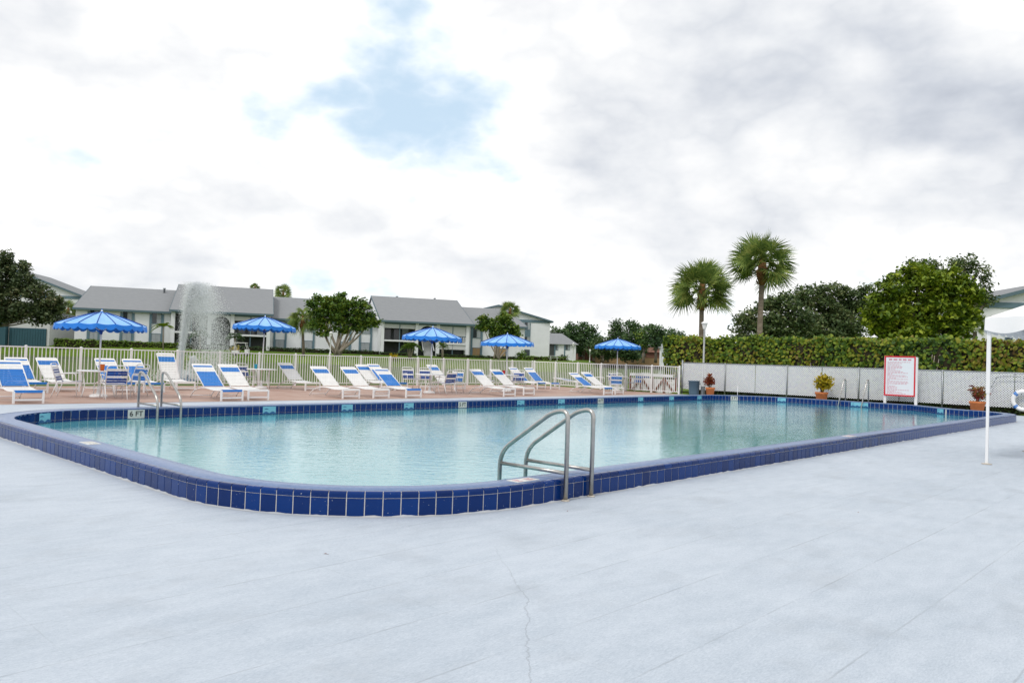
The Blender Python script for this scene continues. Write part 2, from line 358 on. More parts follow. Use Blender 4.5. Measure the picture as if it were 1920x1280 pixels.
def special_deck():
    """white painted brushed concrete: score lines on a 0.6 m grid along the pool, one crack, faint dirt"""
    m = bpy.data.materials.new('painted_concrete'); m.use_nodes = True; t = m.node_tree; b = t.nodes['Principled BSDF']
    def N(k, **a):
        n = t.nodes.new(k)
        for q, w in a.items(): setattr(n, q, w)
        return n
    def ln(a, c): t.links.new(a, c)
    def mth(op, a, b2=None, c=None):
        n = N('ShaderNodeMath', operation=op)
        for i, v in enumerate((a, b2, c)):
            if v is None: continue
            if isinstance(v, (int, float)): n.inputs[i].default_value = v
            else: ln(v, n.inputs[i])
        return n.outputs[0]
    def noise(vec, s, d=6, r=0.6):
        n = N('ShaderNodeTexNoise'); n.inputs['Scale'].default_value = s; n.inputs['Detail'].default_value = d; n.inputs['Roughness'].default_value = r
        ln(vec, n.inputs['Vector']); return n.outputs['Fac']
    tcn = N('ShaderNodeTexCoord'); mp = N('ShaderNodeMapping'); ln(tcn.outputs['Object'], mp.inputs[0]); mp.inputs['Rotation'].default_value = (0, 0, -ANG)
    P = mp.outputs[0]; s = N('ShaderNodeSeparateXYZ'); ln(P, s.inputs[0]); u, v = s.outputs[0], s.outputs[1]
    st = N('ShaderNodeMapping'); ln(P, st.inputs[0]); st.inputs['Scale'].default_value = (0.8, 2.6, 1); st.inputs['Rotation'].default_value = (0, 0, R(62))
    big = noise(P, 0.45, 6, 0.6); mid = noise(st.outputs[0], 3.0, 8, 0.7); fine = noise(st.outputs[0], 38.0, 6, 0.8); grit = noise(P, 110.0, 3, 0.7); blot = noise(P, 1.6, 7, 0.65)
    def line(coord, off, step, half):
        wob = mth('MULTIPLY', mth('SUBTRACT', noise(P, 9.0, 3), 0.5), 0.012)
        c = mth('ADD', mth('ADD', coord, -off), wob)
        f = mth('ABSOLUTE', mth('SUBTRACT', c, mth('MULTIPLY', mth('ROUND', mth('DIVIDE', c, step)), step)))
        r = N('ShaderNodeMapRange', interpolation_type='SMOOTHSTEP'); ln(f, r.inputs[0]); r.inputs[1].default_value = half * 0.3; r.inputs[2].default_value = half; r.inputs[3].default_value = 1; r.inputs[4].default_value = 0
        return r.outputs[0]
    j = mth('ADD', line(v, 1.97, 0.605, 0.008), mth('MULTIPLY', line(u, 1.24, 1.68, 0.006), 0.45))
    ero = N('ShaderNodeMapRange'); ln(noise(P, 2.2, 5), ero.inputs[0]); ero.inputs[1].default_value = 0.38; ero.inputs[2].default_value = 0.62; ero.inputs[3].default_value = 0.10; ero.inputs[4].default_value = 1.0
    j = mth('MULTIPLY', j, ero.outputs[0])
    # the wandering crack: x close to 0.12 m, from y 2.5 to 6.2
    so = N('ShaderNodeSeparateXYZ'); ln(tcn.outputs['Object'], so.inputs[0])
    wv = mth('ADD', mth('MULTIPLY', mth('SUBTRACT', noise(tcn.outputs['Object'], 3.0, 6, 0.75), 0.5), 0.13), 0.13)
    bend = mth('MULTIPLY', mth('MAXIMUM', mth('SUBTRACT', so.outputs[1], 4.6), 0.0), -0.17)
    cx = mth('ABSOLUTE', mth('SUBTRACT', so.outputs[0], mth('ADD', wv, bend)))
    crk = N('ShaderNodeMapRange'); ln(cx, crk.inputs[0]); crk.inputs[1].default_value = 0.0015; crk.inputs[2].default_value = 0.0055; crk.inputs[3].default_value = 1; crk.inputs[4].default_value = 0
    fade = N('ShaderNodeMapRange'); ln(so.outputs[1], fade.inputs[0]); fade.inputs[1].default_value = 6.3; fade.inputs[2].default_value = 4.4
    crack = mth('MULTIPLY', crk.outputs[0], fade.outputs[0])
    base = N('ShaderNodeMix', data_type='RGBA'); base.inputs[6].default_value = (0.345, 0.402, 0.468, 1); base.inputs[7].default_value = (0.515, 0.565, 0.628, 1)
    f = mth('ADD', mth('MULTIPLY', big, 0.20), mth('ADD', mth('MULTIPLY', mid, 0.24), mth('ADD', mth('MULTIPLY', fine, 0.48), mth('MULTIPLY', grit, 0.18))))
    fr = N('ShaderNodeMapRange'); ln(f, fr.inputs[0]); fr.inputs[1].default_value = 0.44; fr.inputs[2].default_value = 0.61; ln(fr.outputs[0], base.inputs[0])
    dirt = N('ShaderNodeMapRange'); ln(blot, dirt.inputs[0]); dirt.inputs[1].default_value = 0.52; dirt.inputs[2].default_value = 0.75; dirt.inputs[4].default_value = 0.5
    d1 = N('ShaderNodeMix', data_type='RGBA'); ln(mth('MULTIPLY', dirt.outputs[0], fine), d1.inputs[0]); ln(base.outputs[2], d1.inputs[6]); d1.inputs[7].default_value = (0.22, 0.235, 0.25, 1)
    d2 = N('ShaderNodeMix', data_type='RGBA'); ln(mth('MULTIPLY', j, 0.45), d2.inputs[0]); ln(d1.outputs[2], d2.inputs[6]); d2.inputs[7].default_value = (0.24, 0.27, 0.30, 1)
    d3 = N('ShaderNodeMix', data_type='RGBA'); ln(mth('MULTIPLY', crack, 0.40), d3.inputs[0]); ln(d2.outputs[2], d3.inputs[6]); d3.inputs[7].default_value = (0.22, 0.24, 0.27, 1)
    ln(d3.outputs[2], b.inputs['Base Color']); b.inputs['Roughness'].default_value = 0.55; b.inputs['Specular IOR Level'].default_value = 0.35
    hgt = mth('SUBTRACT', mth('ADD', mth('MULTIPLY', fine, 0.5), mth('MULTIPLY', grit, 0.35)), mth('ADD', mth('MULTIPLY', j, 0.8), crack))
    bp = N('ShaderNodeBump'); bp.inputs['Strength'].default_value = 0.35; bp.inputs['Distance'].default_value = 0.006; ln(hgt, bp.inputs['Height']); ln(bp.outputs[0], b.inputs['Normal'])
    return m
M['deck'] = special_deck()
M['terra_deck'] = mat('terracotta_concrete', (0.33, 0.19, 0.145), 0.7, 0.3, c2=(0.47, 0.35, 0.29), vscale=0.9, bump=0.2, bscale=40)
M['paint_edge'] = mat('deck_paint_edge', (0.42, 0.46, 0.51), 0.7, 0.3, c2=(0.50, 0.50, 0.49), vscale=5)
M['lawn'] = mat('lawn_green', (0.060, 0.115, 0.010), 0.9, 0.1, c2=(0.125, 0.19, 0.018), vscale=0.12, bump=0.6, bscale=6)
M['lake'] = mat('lake_water', (0.045, 0.085, 0.010), 0.6, 0.04, c2=(0.085, 0.125, 0.018), vscale=0.25, bump=0.35, bscale=3, stretch=(0.5, 1.6, 1))

def water_mat():
    m = bpy.data.materials.new('pool_water'); m.use_nodes = True; t = m.node_tree; t.nodes.clear()
    def N(k): return t.nodes.new(k)
    o = N('ShaderNodeOutputMaterial'); tcn = N('ShaderNodeTexCoord'); mp = N('ShaderNodeMapping'); t.links.new(tcn.outputs['Object'], mp.inputs[0])
    mp.inputs['Rotation'].default_value = (0, 0, R(-8)); mp.inputs['Scale'].default_value = (0.75, 1.25, 1)
    h = None
    for s, a, d in ((1.3, 0.25, 2), (5.0, 0.55, 3), (16.0, 0.26, 3)):
        n = N('ShaderNodeTexNoise'); n.inputs['Scale'].default_value = s; n.inputs['Detail'].default_value = d; n.inputs['Distortion'].default_value = 0.6
        t.links.new(mp.outputs[0], n.inputs['Vector'])
        k = N('ShaderNodeMath'); k.operation = 'MULTIPLY_ADD'; t.links.new(n.outputs['Fac'], k.inputs[0]); k.inputs[1].default_value = a
        if h is None: k.inputs[2].default_value = 0
        else: t.links.new(h, k.inputs[2])
        h = k.outputs[0]
    # breeze patches: some water calm, some ruffled
    pt = N('ShaderNodeTexNoise'); pt.inputs['Scale'].default_value = 0.16; pt.inputs['Detail'].default_value = 3; t.links.new(tcn.outputs['Object'], pt.inputs['Vector'])
    pr = N('ShaderNodeMapRange'); t.links.new(pt.outputs['Fac'], pr.inputs[0]); pr.inputs[1].default_value = 0.35; pr.inputs[2].default_value = 0.65; pr.inputs[3].default_value = 0.35; pr.inputs[4].default_value = 1.0
    bp = N('ShaderNodeBump'); t.links.new(pr.outputs[0], bp.inputs['Strength']); bp.inputs['Distance'].default_value = 0.012; t.links.new(h, bp.inputs['Height'])
    fr = N('ShaderNodeFresnel'); fr.inputs['IOR'].default_value = 1.95; t.links.new(bp.outputs[0], fr.inputs['Normal'])
    gl = N('ShaderNodeBsdfGlossy'); gl.inputs['Roughness'].default_value = 0.02; gl.inputs['Color'].default_value = (1, 1, 1, 1); t.links.new(bp.outputs[0], gl.inputs['Normal'])
    df = N('ShaderNodeBsdfDiffuse'); cn = N('ShaderNodeTexNoise'); cn.inputs['Scale'].default_value = 0.35; cn.inputs['Detail'].default_value = 4; t.links.new(tcn.outputs['Object'], cn.inputs['Vector'])
    cm = N('ShaderNodeMix'); cm.data_type = 'RGBA'; t.links.new(cn.outputs['Fac'], cm.inputs[0]); cm.inputs[6].default_value = (0.05, 0.28, 0.325, 1); cm.inputs[7].default_value = (0.14, 0.42, 0.46, 1)
    t.links.new(cm.outputs[2], df.inputs[0])
    ms = N('ShaderNodeMixShader'); t.links.new(fr.outputs[0], ms.inputs[0]); t.links.new(df.outputs[0], ms.inputs[1]); t.links.new(gl.outputs[0], ms.inputs[2])
    t.links.new(ms.outputs[0], o.inputs[0]); return m
M['water'] = water_mat()

# ------------------------------------------------------------------ pool outline (u, v in metres along the pool's axes)
RIM_W, RIM_Z, TILE = 0.33, 0.213, 0.155
def arc(cu, cv, r, a0, a1, n):
    return [(cu + r*math.cos(R(a0 + (a1-a0)*i/n)), cv + r*math.sin(R(a0 + (a1-a0)*i/n))) for i in range(n+1)]
INNER = []
INNER += arc(5.54, 7.28, 1.97, 180, 270, 60)                  # near left corner
INNER += arc(27.05, 6.80, 1.49, 270, 352, 50)                # near right corner
INNER += [(28.72, 7.25), (29.9, 8.62)]
INNER += [(30.0, 8.8), (30.0, 12.4)]
INNER += arc(27.1, 12.55, 2.9, 6, 90, 60)
INNER += arc(5.3, 13.72, 1.73, 90, 180, 60)                  # far left corner
def closed_resample(poly, n=None, step=None, start=0.0):
    P = np.array(poly + [poly[0]]); d = np.linalg.norm(np.diff(P, axis=0), axis=1); s = np.concatenate([[0], np.cumsum(d)])
    Lt = s[-1]
    if n is None: n = int(round(Lt / step))
    q = (np.arange(n) * (Lt / n) + start) % Lt
    return np.stack([np.interp(q, s, P[:, 0]), np.interp(q, s, P[:, 1])], -1), Lt
def offset(poly, w):
    P = np.array(poly); nx = np.roll(P, -1, 0); pv = np.roll(P, 1, 0)
    t = nx - pv; t /= np.linalg.norm(t, axis=1)[:, None] + 1e-9
    nrm_ = np.stack([t[:, 1], -t[:, 0]], -1)                 # outward for this winding
    return P + nrm_ * w
dense, _ = closed_resample(INNER, step=0.08)
def ring_faces(rows, n):
    fs = []
    for i in range(len(rows) - 1):
        for k in range(n):
            a, b = i*n + k, i*n + (k+1) % n; fs.append((a, b, b + n, a + n))
    return fs
def sweep(profile, smooth=False):
    """profile: list of (offset outward, z); swept round the pool"""
    vs_ = []
    for w, z in profile:
        for p in offset(dense, w): vs_.append(uv(p[0], p[1], z))
    return vs_, ring_faces(profile, len(dense))
pool = empty('swimming_pool', uv(16, 10, 0), 0, label='long rectangular swimming pool with raised blue tiled rim', cat='swimming pool')
def pbuild(mb, name, m, parent=pool):
    o = mb.build(name, m, None); o.parent = parent; o.matrix_parent_inverse = Matrix.Translation(-Vector(pool.location)); return o
mb = MB(); mb.add(*sweep([(RIM_W + 0.002, -0.25), (RIM_W + 0.002, 0.19), (RIM_W - 0.02, 0.2105), (RIM_W - 0.05, 0.2105), (0.03, 0.2), (-0.002, 0.19), (-0.002, -0.3)])); pbuild(mb, 'rim_core', M['grout'])
mb = MB(); a_, b_ = sweep([(RIM_W - 0.048, 0.19), (RIM_W - 0.048, RIM_Z), (0.012, RIM_Z), (-0.002, RIM_Z - 0.006), (-0.008, RIM_Z - 0.018), (-0.008, RIM_Z - 0.030), (0.002, RIM_Z - 0.032)])
mb.add(a_, b_, True); pbuild(mb, 'coping', M['coping'])
# basin: walls and a floor that slopes from 0.9 m to 1.85 m
mb = MB(); ins = offset(dense, 0.004); n_ = len(dense)
vs_ = [uv(p[0], p[1], -0.1) for p in ins] + [uv(p[0], p[1], -(1.95 - 1.0 * (p[0] - 3.6) / 26.4)) for p in ins]
mb.add(vs_, [(k, (k+1) % n_, n_ + (k+1) % n_, n_ + k) for k in range(n_)])
poly3 = [Vector((p[0], p[1], 0)) for p in ins]
tri = tessellate_polygon([poly3])
mb.add(vs_[n_:], [tuple(x) for x in tri]); pbuild(mb, 'basin', M['plaster'])
mb = MB(); wp = offset(dense, 0.001); mb.add([uv(p[0], p[1], 0.012) for p in wp], [tuple(x) for x in tri])
tag(mb.build('water', M['water']), kind='structure')
water = bpy.data.objects['water']
for pl in water.data.polygons:
    if pl.normal.z < 0: pl.flip()
water.data.update()
# tiles: outer face (full tile under a bullnose), inner face (two rows)
def tile_mesh(name, w, z0, z1, t=0.007, ch=0.0025):
    b = MB(); x = w / 2
    pr_ = [(-x, 0), (-x, t - ch), (-x + ch, t), (x - ch, t), (x, t - ch), (x, 0)]
    lo = [(p[0], -p[1], z0) for p in pr_]; hi = [(p[0], -p[1], z1) for p in pr_]
    b.add(lo + hi, [(0, 6, 7, 1), (1, 7, 8, 2), (2, 8, 9, 3), (3, 9, 10, 4), (4, 10, 11, 5), (6, 11, 10, 9, 8, 7), (0, 1, 2, 3, 4, 5)])
    return b
def bull_mesh(name, w):
    b = MB(); x = w / 2
    pr_ = [(0.0, 0.160), (0.007, 0.160), (0.007, 0.192), (0.003, 0.205), (-0.008, 0.2125), (-0.024, 0.2148), (-0.046, 0.2148), (-0.046, 0.20)]
    k = len(pr_)
    vs2 = [(-x, -p[0], p[1]) for p in pr_] + [(x, -p[0], p[1]) for p in pr_]
    b.add(vs2, [(i, i + k, i + 1 + k, i + 1) for i in range(k - 1)] + [tuple(range(k)), tuple(range(2*k - 1, k - 1, -1))]); return b
W_ = TILE - 0.0085
OUT = offset(dense, RIM_W)
outer_pts, Lo = closed_resample([tuple(p) for p in OUT], step=TILE)
inner_pts, Li = closed_resample([tuple(p) for p in dense], step=TILE)
tb, bb = tile_mesh('tile', W_, 0.004, 0.155), bull_mesh('bullnose', W_)
ib1, ib2 = tile_mesh('tile', W_, 0.052, 0.205), tile_mesh('tile', W_, -0.105, 0.047)
cand = []
def spots(pts, sign):
    n = len(pts)
    for i in range(n):
        p, q = pts[i], pts[(i+1) % n]; c = (p + q) / 2; d = q - p
        yield uv(c[0], c[1]), math.atan2(d[1], d[0]) + ANG + (0 if sign > 0 else math.pi)
# outer faces show their front towards -normal of travel: the winding runs with the pool on its left
for P_, a in spots(outer_pts, 1):
    n3 = Vector((math.sin(a), -math.cos(a), 0))
    vis = n3.dot(-P_) > 0
    for mbx in (tb, bb): cand.append((P_, a, mbx, P_.length if vis else 999))
for P_, a in spots(inner_pts, -1):
    n3 = Vector((math.sin(a), -math.cos(a), 0)); vis = n3.dot(-P_) > 0
    cand.append((P_, a, ib1, P_.length * 1.02 if vis else 999)); cand.append((P_, a, ib2, 999))
cand.sort(key=lambda c: c[3])
tile_mes = {id(tb): tb.mesh('tile'), id(bb): bb.mesh('bullnose_tile'), id(ib1): ib1.mesh('waterline_tile')}
for me in tile_mes.values(): me.materials.append(M['tile'])
rest = MB(); cnt = 0
for P_, a, mbx, dist in cand:
    if cnt < 300 and dist < 900:
        nm = {id(tb): 'tile', id(bb): 'bullnose_tile', id(ib1): 'waterline_tile'}[id(mbx)]
        o = link(nm, tile_mes[id(mbx)], None, pool); o.location = Vector(P_) - Vector(pool.location); o.rotation_euler = (0, 0, a); cnt += 1
    else:
        ca, sa = math.cos(a), math.sin(a)
        rest.add([(P_[0] + ca*x - sa*y, P_[1] + sa*x + ca*y, z) for x, y, z in mbx.v], mbx.f)
tag(pbuild(rest, 'far_tiles', M['tile']), kind='stuff')
# ragged edge of deck paint lapping the foot of the tiles
mb = MB(); vs_ = []; E_ = closed_resample([tuple(p) for p in OUT], step=0.035)[0]; e0, e1 = offset(E_, 0.0085), offset(E_, 0.045); hh = np.convolve(np.random.rand(len(E_) + 6), np.ones(3)/3, 'same')[:len(E_)]
for i in range(len(E_)): vs_ += [uv(e1[i][0], e1[i][1], 0.0015), uv(e0[i][0], e0[i][1], 0.004 + 0.026 * max(0, hh[i] - 0.30) ** 1.3), uv(e0[i][0] - (e1[i][0]-e0[i][0])*0.25, e0[i][1] - (e1[i][1]-e0[i][1])*0.25, 0.003 + 0.026 * max(0, hh[i] - 0.30) ** 1.3)]
mb.add(vs_, [(3*i + k, 3*((i+1) % len(E_)) + k, 3*((i+1) % len(E_)) + k + 1, 3*i + k + 1) for i in range(len(E_)) for k in (0, 1)]); pbuild(mb, 'paint_edge', M['paint_edge'])
# depth markers and wave tiles let into the waterline
def inner_at(xpx, zz=0.13):
    best = None
    n = len(inner_pts)
    for i in range(n):
        p, q = inner_pts[i], inner_pts[(i+1) % n]; c = (p + q) / 2; d = q - p
        a = math.atan2(d[1], d[0]) + ANG + math.pi; P_ = uv(c[0], c[1])
        if Vector((math.sin(a), -math.cos(a), 0)).dot(-P_) <= 0: continue
        e = abs(px(uv(c[0], c[1], zz))[0] - xpx)
        if best is None or e < best[0]: best = (e, P_, a)
    return best[1], best[2]
def plate(name, xpx, w, m, label=None):
    P_, a = inner_at(xpx); b = MB(); b.box((-w/2, -0.0115, 0.022), (w/2, -0.002, 0.185))
    o = b.build(name, m, pool); o.location = Vector(P_) - Vector(pool.location); o.rotation_euler = (0, 0, a)
    if label: o['label'] = label
    return o
def lettering(txt, size, m, parent, loc, rot):
    c = bpy.data.curves.new('lettering', 'FONT'); c.body = txt; c.size = size; c.align_x = 'CENTER'; c.align_y = 'CENTER'; c.offset = 0.0022; c.resolution_u = 4
    t_ = bpy.data.objects.new('lettering_curve', c); col.objects.link(t_)
    me = bpy.data.meshes.new_from_object(t_.evaluated_get(bpy.context.evaluated_depsgraph_get()))
    bpy.data.objects.remove(t_); me.name = 'lettering'; me.materials.clear()
    o = link('lettering', me, m, parent); o.location = loc; o.rotation_euler = rot
    return o
for xpx, txt, w in ((249, '6 FT', 0.31), (869.5, '5 FT', 0.31), (1125.5, '4 FT', 0.31), (1373.5, '3 FT', 0.31)):
    o = plate('depth_marker', xpx, w, M['marker'], 'white depth marker tile reading ' + txt)
    lettering(txt, 0.135, M['black'], o, (0, -0.0135, 0.105), (R(90), 0, 0))
def wave_art(o, w):
    b = MB(); k = max(1, round(w / 0.155)); cw = w / k
    for i in range(k):
        x0 = -w/2 + i*cw
        top = [(x0 + cw*t/10, 0.028 + 0.05 * (0.25 + 0.75 * math.sin(math.pi * t/10) ** 1.3)) for t in range(11)]
        vs3 = [(x, -0.0135, 0.024) for x, z in top] + [(x, -0.0135, z) for x, z in top]
        b.add(vs3, [(t, t+1, 12+t, 11+t) for t in range(10)])
    # a leaping arc above the waves
    cx = -w/2 + cw*0.55
    arc_o = [(cx + 0.055*math.cos(R(q)), 0.105 + 0.042*math.sin(R(q))) for q in range(10, 171, 20)]
    arc_i = [(cx + 0.055*math.cos(R(q)), 0.105 + (0.042 - 0.020*math.sin(R(q)))*math.sin(R(q))) for q in range(10, 171, 20)]
    m_ = len(arc_o); b.add([(x, -0.0135, z) for x, z in arc_o + arc_i], [(t, t+1, m_+t+1, m_+t) for t in range(m_-1)])
    b.build('wave_picture', M['wave'], o)
for xpx, w in ((85.5, .31), (510.5, .31), (647.5, .31), (765.5, .31), (975.5, .31), (1054.5, .31), (1199, .31), (1260, .31), (1310, .31), (1465.5, .31), (1615, .62), (1764, .31)):
    wave_art(plate('wave_tile', xpx, w, M['wave_bg']), w)
# worn warning tiles on the coping
for (u_, v_, rot) in ((5.70, 5.15, 0), (3.41, 10.15, 90), (14.31, 5.15, 0)):
    b = MB(); b.box((-0.17, -0.075, 0), (-0.005, 0.075, 0.004)); b.box((0.005, -0.075, 0), (0.15, 0.075, 0.004))
    o = b.build('warning_tile', M['marker'], pool); o.location = uv(u_, v_, RIM_Z + 0.0005) - Vector(pool.location); o.rotation_euler = (0, 0, ANG + R(rot))
    b = MB()
    for k in range(5): b.box((0.022, -0.055 + k*0.022, 0.0048), (0.022 + random.uniform(0.07, 0.115), -0.047 + k*0.022, 0.0054))
    for k in range(3): b.box((-0.14, -0.05 + k*0.036, 0.0048), (-0.14 + random.uniform(0.06, 0.11), -0.035 + k*0.036, 0.0054))
    b.build('faded_print', M['signtext'] if rot == 0 else M['sand'], o)

# ------------------------------------------------------------------ deck, terrain, lake
hole = offset(dense, RIM_W - 0.03)
def flat(name, outer, m, z, holes=(), **k):
    polys = [[Vector((p[0], p[1], 0)) for p in outer]] + [[Vector((p[0], p[1], 0)) for p in h] for h in holes]
    tr_ = tessellate_polygon(polys); allp = [p for q in polys for p in q]
    b = MB(); b.add([uv(p[0], p[1], z) for p in allp], [tuple(x) for x in tr_]); o = b.build(name, m)
    for pl in o.data.polygons:
        if pl.normal.z < 0: pl.flip()
    o.data.update(); return tag(o, **k)
DU0, DU1, DV0, DV1 = -30, 31.75, -22, 28.45
flat('pool_deck', [(DU0, DV0), (DU1, DV0), (DU1, DV1), (DU0, DV1)], M['deck'], 0.0, [hole], kind='structure')
flat('terracotta_deck', [(DU0, 21.6), (4.9, 20.15), (13.5, 19.6), (30.2, 19.05), (31.7, 19.0), (31.7, 28.4), (DU0, 28.4)], M['terra_deck'], 0.004, kind='structure')
mb = MB()
for (a, b, c, d) in ((DU0, DV0, DU1, DV0), (DU1, DV0, DU1, DV1), (DU1, DV1, DU0, DV1), (DU0, DV1, DU0, DV0)):
    mb.add([uv(a, b, 0), uv(c, d, 0), uv(c, d, -0.6), uv(a, b, -0.6)], [(0, 1, 2, 3)])
tag(mb.build('deck_edge', M['grout']), kind='structure')
LAKE_Z = -0.35
def ss(a, b, x):
    t = min(1, max(0, (x - a) / (b - a))); return t * t * (3 - 2 * t)
def ground_z(X, Y):
    u = X * UU.x + Y * UU.y; v = X * VV.x + Y * VV.y
    if u < DU1 + 0.01 and v < DV1 + 0.01 and u > DU0 - 0.01 and v > DV0 - 0.01: return -0.7
    shore = 106 + 118 * ss(6, 28, X) - 1.5 * math.sin(X * 0.09)
    east = ss(0.0, 9.0, X - (0.205 * Y - 4.6))               # right bank, behind the hedge
    near = 1 - ss(28.6, 31.5, v)                             # bank under the white fence
    far = ss(shore, shore + 15, Y)
    west = ss(-150, -175, X)
    land = max(near, west)
    z = -1.3 + 1.26 * land
    z = z + (0.05 - z) * east
    zf = 1.22 + 0.35 * ss(150, 230, Y)
    z = z + (zf - z) * far
    return z + 0.03 * math.sin(X * 0.31 + Y * 0.17) * (1 if Y > 50 else 0.3)
xs = list(np.arange(-60, 62, 2.0)) + [70, 80, 95, 110, 130, 160, 200, 260, 400, 700]; xs = [-700, -400, -260, -200, -160, -130, -110, -95, -80, -70] + xs
ys = [-60, -45, -35, -28, -22, -16, -10, -5] + list(np.arange(0, 60, 1.5)) + list(np.arange(60, 150, 3.0)) + list(np.arange(150, 270, 8.0)) + [290, 330, 400, 550, 900, 1500]
vs_ = [(x, y, ground_z(x, y)) for y in ys for x in xs]; nx_ = len(xs); fs = []
for j in range(len(ys) - 1):
    for i in range(nx_ - 1):
        q = (j*nx_ + i, j*nx_ + i + 1, (j+1)*nx_ + i + 1, (j+1)*nx_ + i)
        if all(vs_[k][2] == -0.7 for k in q): continue
        fs.append(q)
mb = MB(); mb.add(vs_, fs, True); tag(mb.build('lawn', M['lawn']), kind='structure')
flat('lake', [(-200, 28.7), (32.6, 28.7), (60, 28.7), (300, 60), (300, 330), (-200, 330)], M['lake'], LAKE_Z, kind='structure')
# ------------------------------------------------------------------ ladders
def bez(pts, r, n=6):
    """polyline with its inner corners rounded by radius r"""
    pts = [Vector(p) for p in pts]; out = [pts[0]]
    for i in range(1, len(pts) - 1):
        a, b, c = pts[i-1], pts[i], pts[i+1]; d1 = (a - b); d2 = (c - b); k = min(r, d1.length * 0.49, d2.length * 0.49)
        p, q = b + d1.normalized() * k, b + d2.normalized() * k
        for t in range(n + 1):
            s = t / n; out.append(p * (1-s)**2 + b * 2*s*(1-s) + q * s*s)
    out.append(pts[-1]); return out
def ladder(name, loc, rz, label, gap=0.42, w_in=0.50, top=0.87, low=0.45, run=0.46, treads=True, x_in=0.0):
    """local frame: deck post at y = 0, pool towards +y; rails apart along x"""
    t = empty(name, loc, rz, label=label, cat='pool ladder', group='steel pool ladders')
    for s in (-1, 1):
        x = s * gap / 2
        b = MB(); b.tube(bez([(x, 0, -0.02), (x, 0, top), (x, 0.20, top - 0.03), (x, run, low), (x, run, -0.95)], 0.17, 8), 0.0235, 12); b.build('rail', M['steel'], t)
        b = MB(); b.tube([(x, 0.0, 0.275), (x, run, 0.275)], 0.020, 10); b.build('brace', M['steel'], t)
        b = MB(); b.lathe([(0.042, 0.0), (0.042, 0.006), (0.027, 0.012)], (x, 0, 0.002), 14); b.build('floor_flange', M['sand'], t)
    for z in (-0.2, -0.5, -0.8):
        b = MB(); b.box((-gap/2, run - 0.04, z), (gap/2, run + 0.04, z + 0.03)); b.build('tread', M['steel'], t)
    return t
la, lb = gp(1058, 938.5), gp(1110, 931); mid = (la + lb) / 2
ladder('pool_ladder', mid, ANG, 'steel pool ladder on the near rim by the white coping tile', gap=(lb - la).length, run=0.92, top=0.90, low=0.40)
ladder('pool_ladder', uv(6.47, 16.02), ANG + math.pi, 'steel pool ladder next to the 6 FT depth marker', gap=0.45, run=0.92, top=0.90, low=0.40)
# the slanted one by the notice board
t = empty('pool_ladder', uv(30.45, 10.72), ANG + R(90), label='slim slanted steel handrails in front of the notice board', cat='pool ladder', group='steel pool ladders')
for s in (-0.42, 0.42):
    b = MB(); b.tube(bez([(s, 0, 0.0), (s, 0, 1.0), (s, 0.16, 1.04), (s, 0.26, 0.9), (s, 0.92, -0.35)], 0.13, 6), 0.022, 10); b.build('rail', M['steel'], t)
for z, y in ((-0.1, 0.8), (-0.3, 0.9)):
    b = MB(); b.box((-0.42, y - 0.05, z), (0.42, y + 0.05, z + 0.03)); b.build('tread', M['steel'], t)

# ------------------------------------------------------------------ loungers
def strap_quad(b, x0, x1, p, q, t=0.006):
    """a vinyl strap across the frame between profile points p and q (y, z)"""
    (y0, z0), (y1, z1) = p, q
    d = Vector((0, y1 - y0, z1 - z0)).normalized(); nrm2 = Vector((0, -d.z, d.y))
    c = Vector(((x0 + x1) / 2, (y0 + y1) / 2, (z0 + z1) / 2))
    b.obox(c, Vector((1, 0, 0)), d, nrm2, (x1 - x0) / 2, math.hypot(y1 - y0, z1 - z0) / 2, t / 2)
def along(path, s):
    for i in range(len(path) - 1):
        L_ = math.hypot(path[i+1][0] - path[i][0], path[i+1][1] - path[i][1])
        if s <= L_ or i == len(path) - 2:
            k = s / L_; return (path[i][0] + (path[i+1][0] - path[i][0]) * k, path[i][1] + (path[i+1][1] - path[i][1]) * k)
        s -= L_
def plen(path): return sum(math.hypot(path[i+1][0] - path[i][0], path[i+1][1] - path[i][1]) for i in range(len(path) - 1))
def straps(pattern, path, hw, pitch=0.066, width=0.054):
    """pattern(fraction along the path) -> 'w' or 'b'; returns meshes by colour"""
    n = int(plen(path) / pitch); out = {'w': MB(), 'b': MB()}
    for i in range(n):
        a = along(path, i * pitch + 0.003); c = along(path, i * pitch + 0.003 + width)
        strap_quad(out[pattern((i + 0.5) / n)], -hw, hw, a, c)
    return out
